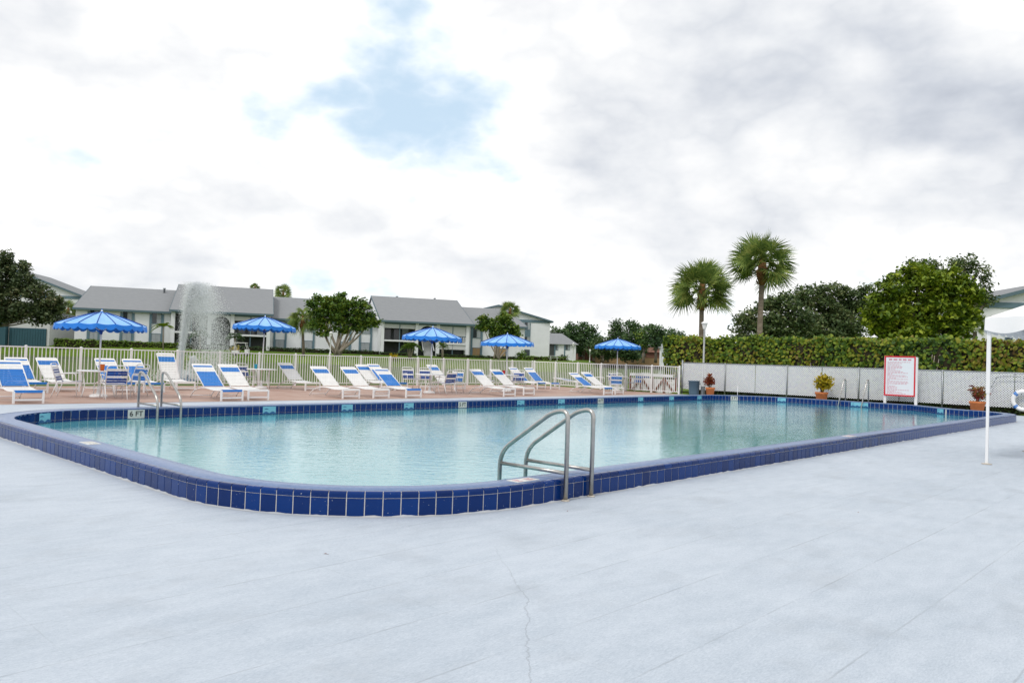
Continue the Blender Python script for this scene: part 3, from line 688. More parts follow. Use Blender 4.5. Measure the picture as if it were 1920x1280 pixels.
def make_lounger(kind, back_deg):
    W2 = 0.30
    t = empty('lounger', (0, 0, 0)); m = M['white_paint']
    b = MB()
    for s in (-1, 1):
        b.tube(bez([(s*W2, 0.02, 0.285), (s*W2, 0.45, 0.265), (s*W2, 0.92, 0.315), (s*W2, 1.28, 0.30), (s*W2, 1.62, 0.20)], 0.16, 5), 0.0175, 8)
    b.tube([(-W2, 0.02, 0.285), (W2, 0.02, 0.285)], 0.016, 8); b.tube([(-W2, 1.06, 0.315), (W2, 1.06, 0.315)], 0.014, 8)
    b.build('side_frame', m, t)
    for s in (-1, 1):
        b = MB(); b.box((s*W2 - 0.022, -0.022, 0), (s*W2 + 0.022, 0.022, 0.285)); b.build('front_leg', m, t)
        b = MB(); b.tube(bez([(s*W2, 1.60, 0.21), (s*W2, 1.74, 0.13), (s*W2, 1.85, 0.0)], 0.12, 5), 0.0165, 8); b.build('rear_leg', m, t)
    b = MB(); b.box((-W2, -0.012, 0.068), (W2, 0.012, 0.108)); b.build('front_crossbar', m, t)
    b = MB(); b.tube([(-W2, 1.80, 0.06), (W2, 1.80, 0.06)], 0.012, 8); b.build('rear_crossbar', m, t)
    a = R(back_deg); ln = 1.03; h = (1.05, 0.335); top = (h[0] + ln*math.cos(a), h[1] + ln*math.sin(a))
    b = MB()
    b.tube(bez([(-W2 + .01, h[0], h[1]), (-W2 + .01, top[0], top[1]), (W2 - .01, top[0], top[1]), (W2 - .01, h[0], h[1])], 0.05, 5), 0.015, 8); b.build('back_frame', m, t)
    if back_deg > 12:
        for s in (-1, 1):
            b = MB(); b.tube([(s*(W2 - .03), h[0] + 0.55*math.cos(a)*ln, h[1] + 0.55*math.sin(a)*ln), (s*(W2 - .03), 1.50, 0.24)], 0.009, 6); b.build('back_prop', m, t)
    if kind == 'A': pat = lambda f: 'b' if 0.66 < f < 0.84 else 'w'; seat = lambda f: 'w'
    else: pat = lambda f: 'w' if (f > 0.95 or 0.68 < f < 0.84) else 'b'; seat = lambda f: 'b' if f < 0.14 else 'w'
    mid_ = (h[0] + 0.5*ln*math.cos(a) + 0.022*math.sin(a), h[1] + 0.5*ln*math.sin(a) - 0.010*math.cos(a)); bp = straps(pat, [(h[0] + 0.03, h[1] + 0.02), mid_, (top[0], top[1] + 0.012)], W2 - 0.012)
    sp = straps(seat, [(-0.015, 0.245), (-0.012, 0.297), (0.02, 0.307), (0.45, 0.285), (1.0, 0.334)], W2 - 0.005)
    for nm, q in (('back_straps', bp), ('seat_straps', sp)):
        for k, mm in (('w', M['white_strap']), ('b', M['blue_strap'])):
            if q[k].v: q[k].build({'w': 'white_', 'b': 'blue_'}[k] + nm, mm, t)
    return t
protos = {}
def lounger(kind, deg, loc, rz, label):
    key = (kind, deg)
    if key not in protos: protos[key] = o = make_lounger(kind, deg)
    else: o = copy_tree(protos[key])
    o.location = loc; o.rotation_euler = (0, 0, rz)
    tag(o, label, 'lounger', 'strap loungers on the terracotta deck'); return o
LG = [  # type, back angle, photo position of the foot end, yaw offset, label
 ('B', 36, 53, 756.5, 0, 'blue-backed strap lounger cut off by the left edge, closest to the pool'),
 ('B', 36, 66, 737.0, 1, 'blue-backed strap lounger directly behind the lounger cut off at the left edge'),
 ('A', 36, 127, 734.5, 2, 'white strap lounger with one blue band, left of the first umbrella table'),
 ('B', 38, 234, 736.0, -1, 'blue-backed strap lounger half hidden behind the table with the orange cup'),
 ('B', 38, 288.5, 736.0, 0, 'blue-backed strap lounger behind the rails of the 6 FT ladder'),
 ('A', 56, 348, 732.5, 1, 'white strap lounger with upright back in front of the tall fountain'),
 ('B', 36, 434.5, 751.7, 0, 'blue-backed strap lounger in the poolside row, left of the turquoise cup table'),
 ('A', 36, 484, 750.4, 0, 'white strap lounger beside the blue-backed one, in front of the turquoise cup table'),
 ('A', 36, 586, 732.5, 2, 'white strap lounger by the fence under the wide multi-stemmed tree'),
 ('A', 35, 658, 747.4, 0, 'white strap lounger, left one of the poolside pair below the wide tree'),
 ('A', 35, 714.5, 746.5, 0, 'white strap lounger, right one of the poolside pair below the wide tree'),
 ('A', 36, 727, 731.5, -2, 'white strap lounger by the fence, half hidden behind a blue-backed lounger'),
 ('B', 38, 752, 731.5, 1, 'blue-backed strap lounger by the fence, only its striped headrest showing'),
 ('B', 33, 775, 746.0, -2, 'blue-backed strap lounger in the poolside row, left of the third umbrella table'),
 ('A', 40, 862, 731.0, 1, 'white strap lounger behind the third umbrella table, by the fence'),
 ('A', 35, 955, 743.0, 0, 'white strap lounger, left one of the poolside pair by the red cup table'),
 ('A', 35, 991.5, 740.8, 0, 'white strap lounger, right one of the poolside pair by the red cup table'),
 ('B', 37, 1015, 729.2, 2, 'blue-backed strap lounger behind the red cup table, left of two'),
 ('B', 37, 1040.5, 729.5, -3, 'blue-backed strap lounger behind the red cup table, right of two'),
 ('B', 30, 1140, 740.0, 0, 'blue-backed strap lounger in the poolside row next to the last umbrella table'),
 ('A', 32, 1161, 739.0, 0, 'white strap lounger at the far right end of the poolside row'),
 ('B', 6, 1103, 727.5, 3, 'flat strap lounger by the fence corner behind the end of the poolside row'),
]
for k, dg, x, y, yaw, lab in LG: lounger(k, dg, gp(x, y), ANG + R(yaw), lab)

# ------------------------------------------------------------------ chairs, tables, umbrellas, cups
def make_chair(navy=True):
    t = empty('patio_chair', (0, 0, 0)); m = M['white_paint']; W2 = 0.265
    blue = M['navy_strap'] if navy else M['blue_strap']
    for s in (-1, 1):
        b = MB(); b.tube(bez([(s*W2, 0.29, 0.0), (s*W2, 0.25, 0.64), (s*W2, -0.16, 0.62)], 0.09, 5), 0.0135, 8); b.build('front_leg', m, t)
        b = MB(); b.tube([(s*(W2 - .01), -0.32, 0.0), (s*(W2 - .01), -0.17, 0.42)], 0.0135, 8); b.build('rear_leg', m, t)
    b = MB()
    for s in (-1, 1): b.tube([(s*(W2 - .012), 0.25, 0.415), (s*(W2 - .012), -0.20, 0.385)], 0.0125, 8)
    b.tube([(-W2, 0.25, 0.415), (W2, 0.25, 0.415)], 0.0125, 8); b.tube([(-W2, -0.2, 0.385), (W2, -0.2, 0.385)], 0.0125, 8); b.build('seat_frame', m, t)
    b = MB(); b.tube(bez([(-W2 + .015, -0.19, 0.38), (-W2 + .015, -0.36, 0.88), (W2 - .015, -0.36, 0.88), (W2 - .015, -0.19, 0.38)], 0.09, 6), 0.0135, 8); b.build('back_frame', m, t)
    pb = straps(lambda f: 'b' if (f < 0.30 or 0.58 < f < 0.86) else 'w', [(-0.205, 0.43), (-0.352, 0.865)], W2 - 0.02)
    ps = straps(lambda f: 'b' if (f < 0.3 or f > 0.72) else 'w', [(0.265, 0.405), (0.25, 0.428), (-0.19, 0.398)], W2 - 0.012)
    for nm, q in (('back_straps', pb), ('seat_straps', ps)):
        q['w'].build('white_' + nm, M['white_strap'], t); q['b'].build('blue_' + nm, blue, t)
    return t
cproto = {}
def chair(p, face, label, navy=True):
    """face: point the sitter looks at"""
    if navy not in cproto: cproto[navy] = o = make_chair(navy)
    else: o = copy_tree(cproto[navy])
    d = Vector(face) - Vector(p); o.location = p; o.rotation_euler = (0, 0, math.atan2(d.y, d.x) - R(90))
    tag(o, label, 'chair', 'blue and white strap chairs round the tables'); return o
def make_table():
    t = empty('patio_table', (0, 0, 0)); r = 0.53
    b = MB(); b.lathe([(0.0, 0.690), (r - 0.01, 0.690), (r, 0.697), (r, 0.712), (r - 0.01, 0.720), (0.022, 0.720)], n=32); b.build('table_top', M['white_paint'], t)
    for k in range(4):
        a = R(45 + 90*k); c, s = math.cos(a), math.sin(a)
        b = MB(); b.tube(bez([(0.40*c, 0.40*s, 0.69), (0.33*c, 0.33*s, 0.30), (0.42*c, 0.42*s, 0.0)], 0.22, 6), 0.014, 8); b.build('leg', M['white_paint'], t)
    b = MB(); b.tube([(0.335*math.cos(R(q)), 0.335*math.sin(R(q)), 0.26) for q in range(0, 360, 15)], 0.009, 6, closed=True); b.build('leg_ring', M['white_paint'], t)
    return t
def make_umbrella(R0=1.10):
    """canopy of 16 gores, rim height 0, apex +0.35"""
    t = empty('umbrella', (0, 0, 0)); n = 16; sub = 4; apex = 0.345
    b = MB(); prof = [(0.0, apex), (0.12, apex - 0.016), (0.42, 0.245), (0.80, 0.115), (R0, 0.0)]
    vs5 = []; N5 = n * sub
    for r, z in prof:
        for k in range(N5):
            q = 2*math.pi*k/N5; f = (k % sub) / sub; sag = math.sin(math.pi * f)
            rr = r * (1 - 0.022*sag); vs5.append((rr*math.cos(q), rr*math.sin(q), z - 0.030*sag*(r/R0)))
    fs5 = [(i*N5 + k, i*N5 + (k+1) % N5, (i+1)*N5 + (k+1) % N5, (i+1)*N5 + k) for i in range(len(prof)-1) for k in range(N5)]
    b.add(vs5, fs5, False); b.build('canopy', M['canopy'], t)
    # scalloped valance, two scallops to a gore, a little flared
    b = MB(); vs5 = []; NV = n * 12
    for k in range(NV):
        q = 2*math.pi*k/NV; f = (k % 12) / 12; sag = math.sin(math.pi * f); sc_ = abs(math.sin(2*math.pi*f))
        rr = R0 * (1 - 0.022*sag) + 0.003; z0 = -0.030*sag + 0.004; z1 = z0 - 0.095 - 0.050*sc_**0.7
        vs5 += [(rr*math.cos(q), rr*math.sin(q), z0), ((rr + 0.018 + 0.012*sc_)*math.cos(q), (rr + 0.018 + 0.012*sc_)*math.sin(q), z1)]
    b.add(vs5, [(2*k, 2*((k+1) % NV), 2*((k+1) % NV) + 1, 2*k + 1) for k in range(NV)], True); b.build('valance', M['valance'], t)
    for k in range(n):
        q = 2*math.pi*k/n; c, s = math.cos(q), math.sin(q)
        b = MB(); b.tube([(r*c, r*s, z + 0.004) for r, z in prof[1:]], 0.0125, 5); b.build('seam', M['seam'], t)
    for k in range(8):
        q = 2*math.pi*(k*2)/n; c, s = math.cos(q), math.sin(q)
        b = MB(); b.tube([(0.03*c, 0.03*s, 0.27), (1.06*c, 1.06*s, -0.012)], 0.008, 5); b.tube([(0.03*c, 0.03*s, -0.14), (0.55*c, 0.55*s, 0.13)], 0.006, 5); b.build('rib', M['white_paint'], t)
    b = MB(); b.lathe([(0.0, apex + 0.09), (0.012, apex + 0.075), (0.016, apex + 0.03), (0.045, apex + 0.004), (0.05, apex - 0.01)], n=12); b.build('finial', M['valance'], t)
    b = MB(); b.lathe([(0.03, -0.25), (0.045, -0.20), (0.045, -0.08), (0.03, -0.03)], n=12); b.build('slide_collar', M['seam'], t)
    return t
umb0 = None; tab0 = None
def table_set(k, base, top_px, lean, tlabel, ulabel):
    global umb0, tab0
    if tab0 is None: tab0 = o = make_table()
    else: o = copy_tree(tab0)
    o.location = base; o.rotation_euler = (0, 0, R(13*k)); tag(o, tlabel, 'table', 'round white patio tables')
    tip = at(top_px[0], top_px[1], base.y + lean); H_ = tip.z - 0.43       # rim height
    if umb0 is None: umb0 = u = make_umbrella()
    else:
        u = umb0.copy(); col.objects.link(u)
        for c in umb0.children:
            if c.name.split('.')[0] not in ('pole', 'base_weight'): copy_tree(c, u)
    u.location = base; tag(u, ulabel, 'umbrella', 'blue scalloped umbrellas')
    u.rotation_euler = (R(random.uniform(-1.2, 1.2)), math.atan2(tip.x - base.x, tip.z), R(7*k))
    # move the canopy parts up the pole: children share the local frame
    for c in u.children: c.location = (0, 0, H_)
    b = MB(); b.tube([(0, 0, 0.02), (0, 0, H_ + 0.40)], 0.0215, 10); b.build('pole', M['white_paint'], u)
    b = MB(); b.lathe([(0.22, 0.0), (0.22, 0.05), (0.18, 0.085), (0.05, 0.10), (0.035, 0.30), (0.024, 0.31)], n=24); b.build('base_weight', M['white_paint'], u)
    return Vector(base)
T1 = table_set(0, gp(184, 745), (190, 579), 0, 'round white patio table with the orange cup on it', 'blue scalloped umbrella above the orange cup table, largest of the five')
T2 = table_set(1, gp(489, 728.5), (497, 590), 0, 'round white patio table with the turquoise cup on it', 'blue scalloped umbrella right of the tall fountain')
T3 = table_set(2, gp(805, 737.5), (812, 610), 0, 'round white patio table between the two poolside groups of loungers', 'blue scalloped umbrella in front of the arched stairway')
T4 = table_set(3, gp(949, 734), (951, 623), 0, 'round white patio table with the red cup on it', 'blue scalloped umbrella in front of the small round-topped tree')
T5 = table_set(4, gp(1156, 733), (1159.5, 632), 0, 'round white patio table closest to the fence gate end', 'blue scalloped umbrella in front of the far dark trees')
chair(gp(126, 744), T1, 'strap chair seen side-on left of the orange cup table')
chair(gp(213, 748), T1 + Vector((-0.2, 0.6, 0)), 'strap chair with its back to the pool at the orange cup table')
chair(gp(247, 742.5), T1, 'strap chair on the far right side of the orange cup table', False)
chair(gp(462, 726.5), T2, 'strap chair left of the turquoise cup table')
chair(gp(769, 728.5), T3 + Vector((0.3, 1.2, 0)), 'strap chair with pale frame left of the third umbrella table')
chair(gp(797, 729.5), T3, 'strap chair on the fence side of the third umbrella table')
chair(gp(835, 738.5), T3 + Vector((-0.1, 0.6, 0)), 'strap chair with its back to the pool at the third umbrella table')
chair(gp(851, 735), T3, 'strap chair right of the third umbrella table, behind another chair', False)
chair(gp(915, 732), T4 + Vector((0.5, 1.0, 0)), 'strap chair between two white loungers near the red cup table')
chair(gp(969, 731.5), T4, 'strap chair right of the red cup table')
chair(gp(1121, 731.5), T5, 'strap chair seen side-on left of the last umbrella table')
chair(gp(1149, 727.5), T5, 'strap chair on the fence side of the last umbrella table')
chair(gp(1155, 736.5), T5 + Vector((0, 1, 0)), 'strap chair with its back to the pool at the last umbrella table', False)
chair(gp(1190, 733), T5, 'strap chair right of the last umbrella table, tilted towards it', False)
chair(gp(1204, 731), T5 + Vector((0, .4, 0)), 'dark blue strap chair farthest right, by the fence gate end')
def cup(p, m, label):
    t = empty('cup', p, 0, label=label, cat='cup', group='plastic cups on the tables')
    b = MB(); b.lathe([(0.045, 0.0), (0.058, 0.15), (0.062, 0.152), (0.062, 0.165), (0.054, 0.165), (0.042, 0.012), (0.0, 0.012)], n=18); b.build('body', m, t)
    b = MB(); b.tube([(0.062*math.cos(R(q)), 0.062*math.sin(R(q)), 0.163) for q in range(0, 360, 20)], 0.004, 6, closed=True); b.build('lip', m, t)
cup(T1 + Vector((0.14, -0.12, 0.721)), M['orange'], 'orange plastic cup on the table under the first umbrella')
cup(T2 + Vector((-0.18, -0.1, 0.721)), M['cyan'], 'turquoise plastic cup on the white table')
cup(T4 + Vector((-0.12, -0.05, 0.721)), M['red'], 'red plastic cup on the white table behind the loungers')
# ------------------------------------------------------------------ white picket fences
def picket_fence(name, p, q, nb, label, zt=1.28):
    p, q = Vector(p), Vector(q); d = q - p; Lf = d.length; a = math.atan2(d.y, d.x)
    t = empty(name, p, a, label=label, cat='fence')
    m = M['white_paint']
    b = MB(); b.box((0, -0.022, zt - 0.035), (Lf, 0.022, zt)); b.build('top_rail', m, t)
    b = MB(); b.box((0, -0.016, 0.085), (Lf, 0.016, 0.12)); b.build('bottom_rail', m, t)
    pm = MB(); pm.box((-0.035, -0.035, 0), (0.035, 0.035, zt + 0.012)); pm.lathe([(0.046, 0), (0.046, 0.012), (0.0, 0.03)], (0, 0, zt + 0.012), 4, False); pme = pm.mesh('post'); pme.materials.append(m)
    km = MB(); km.box((-0.0115, -0.010, 0.10), (0.0115, 0.010, zt - 0.02)); kme = km.mesh('picket'); kme.materials.append(m)
    bw = Lf / nb
    for i in range(nb + 1):
        o = link('post', pme, None, t); o.location = (i * bw, 0, 0)
        if i < nb:
            k = int(round(bw / 0.112))
            for j in range(1, k):
                o = link('picket', kme, None, t); o.location = (i * bw + j * bw / k, 0, 0)
    return t
u47 = on_v(47, 28.15, 690); cornu = 31.55; bay = (cornu - u47) / 15
picket_fence('picket_fence', uv(u47 - 2*bay, 28.15, 0), uv(cornu, 28.15, 0), 17, 'long white picket fence along the back of the terracotta deck')
picket_fence('picket_fence', uv(cornu, 28.0, 0), uv(31.53, 19.05, 0), 6, 'short white picket fence running from the far corner to the lattice fence')

# ------------------------------------------------------------------ lattice chain-link fence
def lattice_mat():
    m = bpy.data.materials.new('lattice_slats'); m.use_nodes = True; t = m.node_tree; b = t.nodes['Principled BSDF']; out = t.nodes['Material Output']
    tcn = t.nodes.new('ShaderNodeTexCoord'); mp = t.nodes.new('ShaderNodeMapping'); t.links.new(tcn.outputs['Object'], mp.inputs[0])
    s = t.nodes.new('ShaderNodeSeparateXYZ'); t.links.new(mp.outputs[0], s.inputs[0])
    def mth(op, a, c=None):
        n = t.nodes.new('ShaderNodeMath'); n.operation = op
        for i, v in enumerate((a, c)):
            if v is None: continue
            if isinstance(v, (int, float)): n.inputs[i].default_value = v
            else: t.links.new(v, n.inputs[i])
        return n.outputs[0]
    k = math.pi / 0.085
    p = mth('ADD', s.outputs[0], s.outputs[2]); q = mth('SUBTRACT', s.outputs[0], s.outputs[2])
    v = mth('MULTIPLY', mth('ABSOLUTE', mth('SINE', mth('MULTIPLY', p, k))), mth('ABSOLUTE', mth('SINE', mth('MULTIPLY', q, k))))
    g = mth('GREATER_THAN', v, 0.60)
    tr = t.nodes.new('ShaderNodeBsdfTransparent'); ms = t.nodes.new('ShaderNodeMixShader'); t.links.new(g, ms.inputs[0])
    b.inputs['Base Color'].default_value = (0.74, 0.76, 0.79, 1); b.inputs['Roughness'].default_value = 0.5
    t.links.new(b.outputs[0], ms.inputs[1]); t.links.new(tr.outputs[0], ms.inputs[2]); t.links.new(ms.outputs[0], out.inputs[0]); return m
M['lattice'] = lattice_mat()
FU = 32.15
p0, p1 = uv(FU, 19.25), uv(FU, -6)
a = math.atan2((p1 - p0).y, (p1 - p0).x); Lf = (p1 - p0).length
t = empty('lattice_fence', p0, a, label='grey-white chain-link fence woven with pale lattice slats in front of the tall hedge', cat='fence')
b = MB(); b.tube([(0, 0, 1.465), (Lf, 0, 1.465)], 0.021, 8); b.build('top_rail', M['galv'], t)
stops = [0.0] + [19.25 - on_u(x, FU, 740) for x in (1359, 1475, 1610, 1767)] + [15.6, 18.6, 21.6, Lf]
for i, s in enumerate(stops):
    b = MB(); b.tube([(s, -0.03, 0), (s, -0.03, 1.50 if i else 1.58)], 0.027 if i else 0.04, 8); b.build('post', M['galv'], t)
    if i < len(stops) - 1:
        for (x0, x1) in ((s + 0.03, (s + stops[i+1]) / 2 - 0.012), ((s + stops[i+1]) / 2 + 0.012, stops[i+1] - 0.03)):
            b = MB(); b.box((x0, -0.004, 0.24), (x1, 0.004, 1.45)); b.build('slat_panel', M['lattice'], t)

# ------------------------------------------------------------------ leaves
def unit(n): 
    v = np.random.normal(size=(n, 3)); return v / (np.linalg.norm(v, axis=1)[:, None] + 1e-9)
def leaf_quads(C, size, up=0.35, aspect=0.55, jitter=0.35, normal=None):
    """diamond leaves: centres C (n,3); size scalar or (n,)"""
    n = len(C); N_ = unit(n); N_[:, 2] = np.abs(N_[:, 2]) + up
    if normal is not None: N_ = N_ * 0.8 + normal
    N_ /= np.linalg.norm(N_, axis=1)[:, None]
    A = np.cross(N_, unit(n)); A /= np.linalg.norm(A, axis=1)[:, None] + 1e-9; B = np.cross(N_, A)
    s = (np.ones(n) * size * (1 + jitter * (np.random.rand(n) - 0.5) * 2))[:, None]
    fold = N_ * s * 0.12
    return np.stack([C - A*s, C + B*s*aspect + fold, C + A*s, C - B*s*aspect + fold], 1)
def round_leaves(C, size, normal):
    n = len(C); N_ = unit(n) * 0.75 + normal; N_ /= np.linalg.norm(N_, axis=1)[:, None]
    A = np.cross(N_, unit(n)); A /= np.linalg.norm(A, axis=1)[:, None] + 1e-9; B = np.cross(N_, A)
    s = (size * (0.6 + 0.7 * np.random.rand(n)))[:, None]; out = []
    for k in range(6):
        q = 2*math.pi*k/6; out.append(C + A*s*math.cos(q) + B*s*math.sin(q)*0.92)
    return np.stack(out, 1)
def crown_points(blobs, per, clump=0.45, leaf_per=26, shell=0.55):
    """blobs: (x,y,z,rx,ry,rz); clumps sit mostly in the outer shell, leaves scatter round them"""
    P = []
    for (x, y, z, rx, ry, rz) in blobs:
        vol = (rx*ry*rz) ** (2/3); n = max(4, int(per * vol))
        d = unit(n); r = (shell + (1 - shell) * np.random.rand(n)) ** 0.8 * (0.82 + 0.3*np.random.rand(n))
        c = d * r[:, None] * np.array([rx, ry, rz]) + np.array([x, y, z])
        k = np.random.normal(size=(n, leaf_per, 3)) * clump * np.array([1, 1, 0.7])
        P.append((c[:, None, :] + k).reshape(-1, 3))
    return np.concatenate(P)
def tree(name, base, blobs, m, leaf, label, per=14, clump=0.4, leaf_per=24, trunk_r=0.25, stems=1, bark='bark', cat='tree', group=None, spread=0.25, limb_to=None):
    """blobs relative to the base; limbs run from the base to every blob"""
    t = empty(name, base, 0, label=label, cat=cat, group=group)
    b = MB(); zmin = min(q[2] - q[5] for q in blobs)
    fork = max(0.4, zmin * 0.75) if stems == 1 else 0.15
    if stems == 1: b.tube([(0, 0, -0.3), (0.05, 0.02, fork*0.5), (0, 0, fork)], [trunk_r*1.25, trunk_r, trunk_r*0.85], 10)
    for i, q in enumerate(blobs):
        s0 = Vector((random.uniform(-1, 1)*trunk_r*1.5, random.uniform(-1, 1)*trunk_r, 0)) if stems > 1 else Vector((0, 0, 0))
        e = Vector((q[0]*0.9, q[1]*0.9, q[2])); st = s0 + Vector((0, 0, fork - 0.2))
        midp = st.lerp(e, 0.5) + Vector((q[0]*0.08, q[1]*0.08, -0.10*abs(e.z - st.z) * random.uniform(-0.3, 1)))
        r0 = trunk_r * (0.75 if stems == 1 else 0.62)
        b.tube([st, st.lerp(midp, 0.5) + Vector((random.uniform(-.1, .1), 0, 0)), midp, midp.lerp(e, 0.55), e], [r0, r0*0.8, r0*0.6, r0*0.38, r0*0.15], 7)
    b.build('trunk', M[bark], t)
    C = crown_points(blobs, per, clump, leaf_per)
    link('crown', quads_mesh('crown', leaf_quads(C, leaf)), m, t)
    return t
def pblobs(base, Y, spec):
    """photo ellipses (cx, cy, rx, ry[, depth shift]) at depth Y -> blobs relative to the base"""
    out = []
    for q in spec:
        dy = q[4] if len(q) > 4 else 0.0
        c = at(q[0], q[1], Y + dy); k = (Y + dy) / FPX
        out.append((c.x - base.x, c.y - base.y, c.z - base.z, q[2]*k, q[2]*k*0.85, q[3]*k))
    return out
def fan_palm(name, base, crown_c, rad, label, trunk_r=0.17, fronds=40, boots=True, group=None, droop=0.0, m='palm'):
    """cabbage palm: trunk, a jacket of old leaf bases, fan leaves on stalks"""
    base = Vector(base); cc = Vector(crown_c) - base
    t = empty(name, base, 0, label=label, cat='palm tree', group=group)
    top = cc + Vector((0, 0, -rad*0.70)); b = MB()
    b.tube([(0, 0, -0.4), top*0.3 + Vector((0.03, 0, 0)), top*0.65, top], [trunk_r*1.35, trunk_r*1.1, trunk_r, trunk_r*0.95], 12); b.build('trunk', M['palm_bark'], t)
    if boots:
        b = MB(); b.tube([top + Vector((0, 0, -rad*0.22)), top + Vector((0, 0, 0.0)), top + Vector((0, 0, rad*0.25)), cc + Vector((0, 0, rad*0.05))], [trunk_r*1.05, trunk_r*1.6, trunk_r*1.75, trunk_r*0.8], 12)
        for k in range(36):
            q = random.uniform(0, 6.28); z = top.z + random.uniform(-0.2, 0.28)*rad; c, s = math.cos(q), math.sin(q)
            p = Vector((top.x + trunk_r*1.4*c, top.y + trunk_r*1.4*s, z)); b.tube([p, p + Vector((0.10*c, 0.10*s, 0.20))*rad*0.6], [0.045, 0.02], 5)
        b.build('leaf_bases', M['palm_boot'], t)
    V = []; st = MB()
    for k in range(fronds):
        el = math.asin(1 - 1.58 * (k + 0.5) / fronds) + R(random.uniform(-8, 8)); q = k * 2.39996 + random.uniform(-.2, .2)
        d = Vector((math.cos(el)*math.cos(q), math.cos(el)*math.sin(q), math.sin(el)))
        o0 = cc + Vector((0, 0, -rad*0.24)); pl = rad * random.uniform(0.48, 0.62); hub = o0 + d * pl + Vector((0, 0, -0.06*rad*(1 - math.sin(el))))
        st.tube([o0, o0.lerp(hub, 0.5) + Vector((0, 0, 0.03*rad)), hub], [0.022, 0.016, 0.012], 4)
        side = d.cross(Vector((0, 0, 1)));
        if side.length < 0.05: side = Vector((1, 0, 0))
        side.normalize(); upv = side.cross(d).normalized(); rl = random.uniform(-1.25, 1.25); side, upv = side*math.cos(rl) + upv*math.sin(rl), upv*math.cos(rl) - side*math.sin(rl); L_ = rad * random.uniform(0.55, 0.68)
        for j in range(38):
            th = R(-128 + 256 * j / 37) + random.uniform(-.03, .03)
            e = (d * math.cos(th) + side * math.sin(th)).normalized(); ll = L_ * (0.72 + 0.28*math.cos(th*0.7)) * random.uniform(0.9, 1.05)
            sag = Vector((0, 0, -(0.06 + 0.22*random.random() + droop) * ll)); cup_ = upv * 0.12 * ll * abs(math.sin(th))
            w_ = e.cross(upv).normalized() * 0.019 * rad
            m1 = hub + e*ll*0.5 + cup_*0.6 + sag*0.2; tip = hub + e*ll + cup_*0.4 + sag
            V.append([hub, m1 - w_, m1 + w_, hub]); V.append([m1 - w_, tip, tip, m1 + w_])
    V = np.array([[tuple(p) for p in q] for q in V], dtype=np.float32)
    V[0::2, 3] = V[0::2, 0] + (V[0::2, 2] - V[0::2, 1]) * 0.12
    V[1::2, 2] = V[1::2, 1] + (V[1::2, 3] - V[1::2, 0]) * 0.10
    link('crown', quads_mesh('crown', V), L[m], t); st.build('leaf_stalks', L[m], t)
    return t
def feather_palm(name, base, top, label, rad=1.6, n=11, trunk_r=0.09, m='ficus', group=None, stems=1):
    base = Vector(base); t = empty(name, base, 0, label=label, cat='palm tree', group=group); V = []; st = MB(); tk = MB()
    for s in range(stems):
        o0 = Vector(top) - base + (Vector((random.uniform(-.7, .7), random.uniform(-.4, .4), random.uniform(-.6, .1))) if s else Vector((0, 0, 0)))
        tk.tube([(o0.x*0.3, 0, -0.2), (o0.x*0.7, o0.y*0.5, o0.z*0.5), o0], [trunk_r*1.3, trunk_r, trunk_r*0.8], 7)
        for k in range(n):
            q = 2*math.pi*k/n + random.uniform(-.25, .25); el = R(random.uniform(5, 65)); d = Vector((math.cos(el)*math.cos(q), math.cos(el)*math.sin(q), math.sin(el)))
            pts = [o0 + d*rad*s2 + Vector((0, 0, -1.0*rad*s2*s2*0.75)) for s2 in (0, .25, .5, .75, 1)]
            st.tube(pts, [0.02, 0.016, 0.012, 0.008, 0.004], 4)
            side = Vector((-math.sin(q), math.cos(q), 0))
            for j in range(1, 19):
                s2 = j/19; p = o0 + d*rad*s2 + Vector((0, 0, -rad*s2*s2*0.75)); ll = rad*0.34*math.sin(math.pi*min(1, s2*0.8 + 0.15))
                for sg in (-1, 1):
                    e = (side*sg + d*0.5).normalized(); tip = p + e*ll + Vector((0, 0, -0.35*ll)); w_ = d*0.028*rad
                    V.append([tuple(p - w_), tuple(p + w_), tuple(tip + w_*0.2), tuple(tip - w_*0.2)])
    tk.build('trunk', M['bark_light'], t); link('crown', quads_mesh('crown', np.array(V)), L[m], t); st.build('leaf_stalks', L[m], t); return t
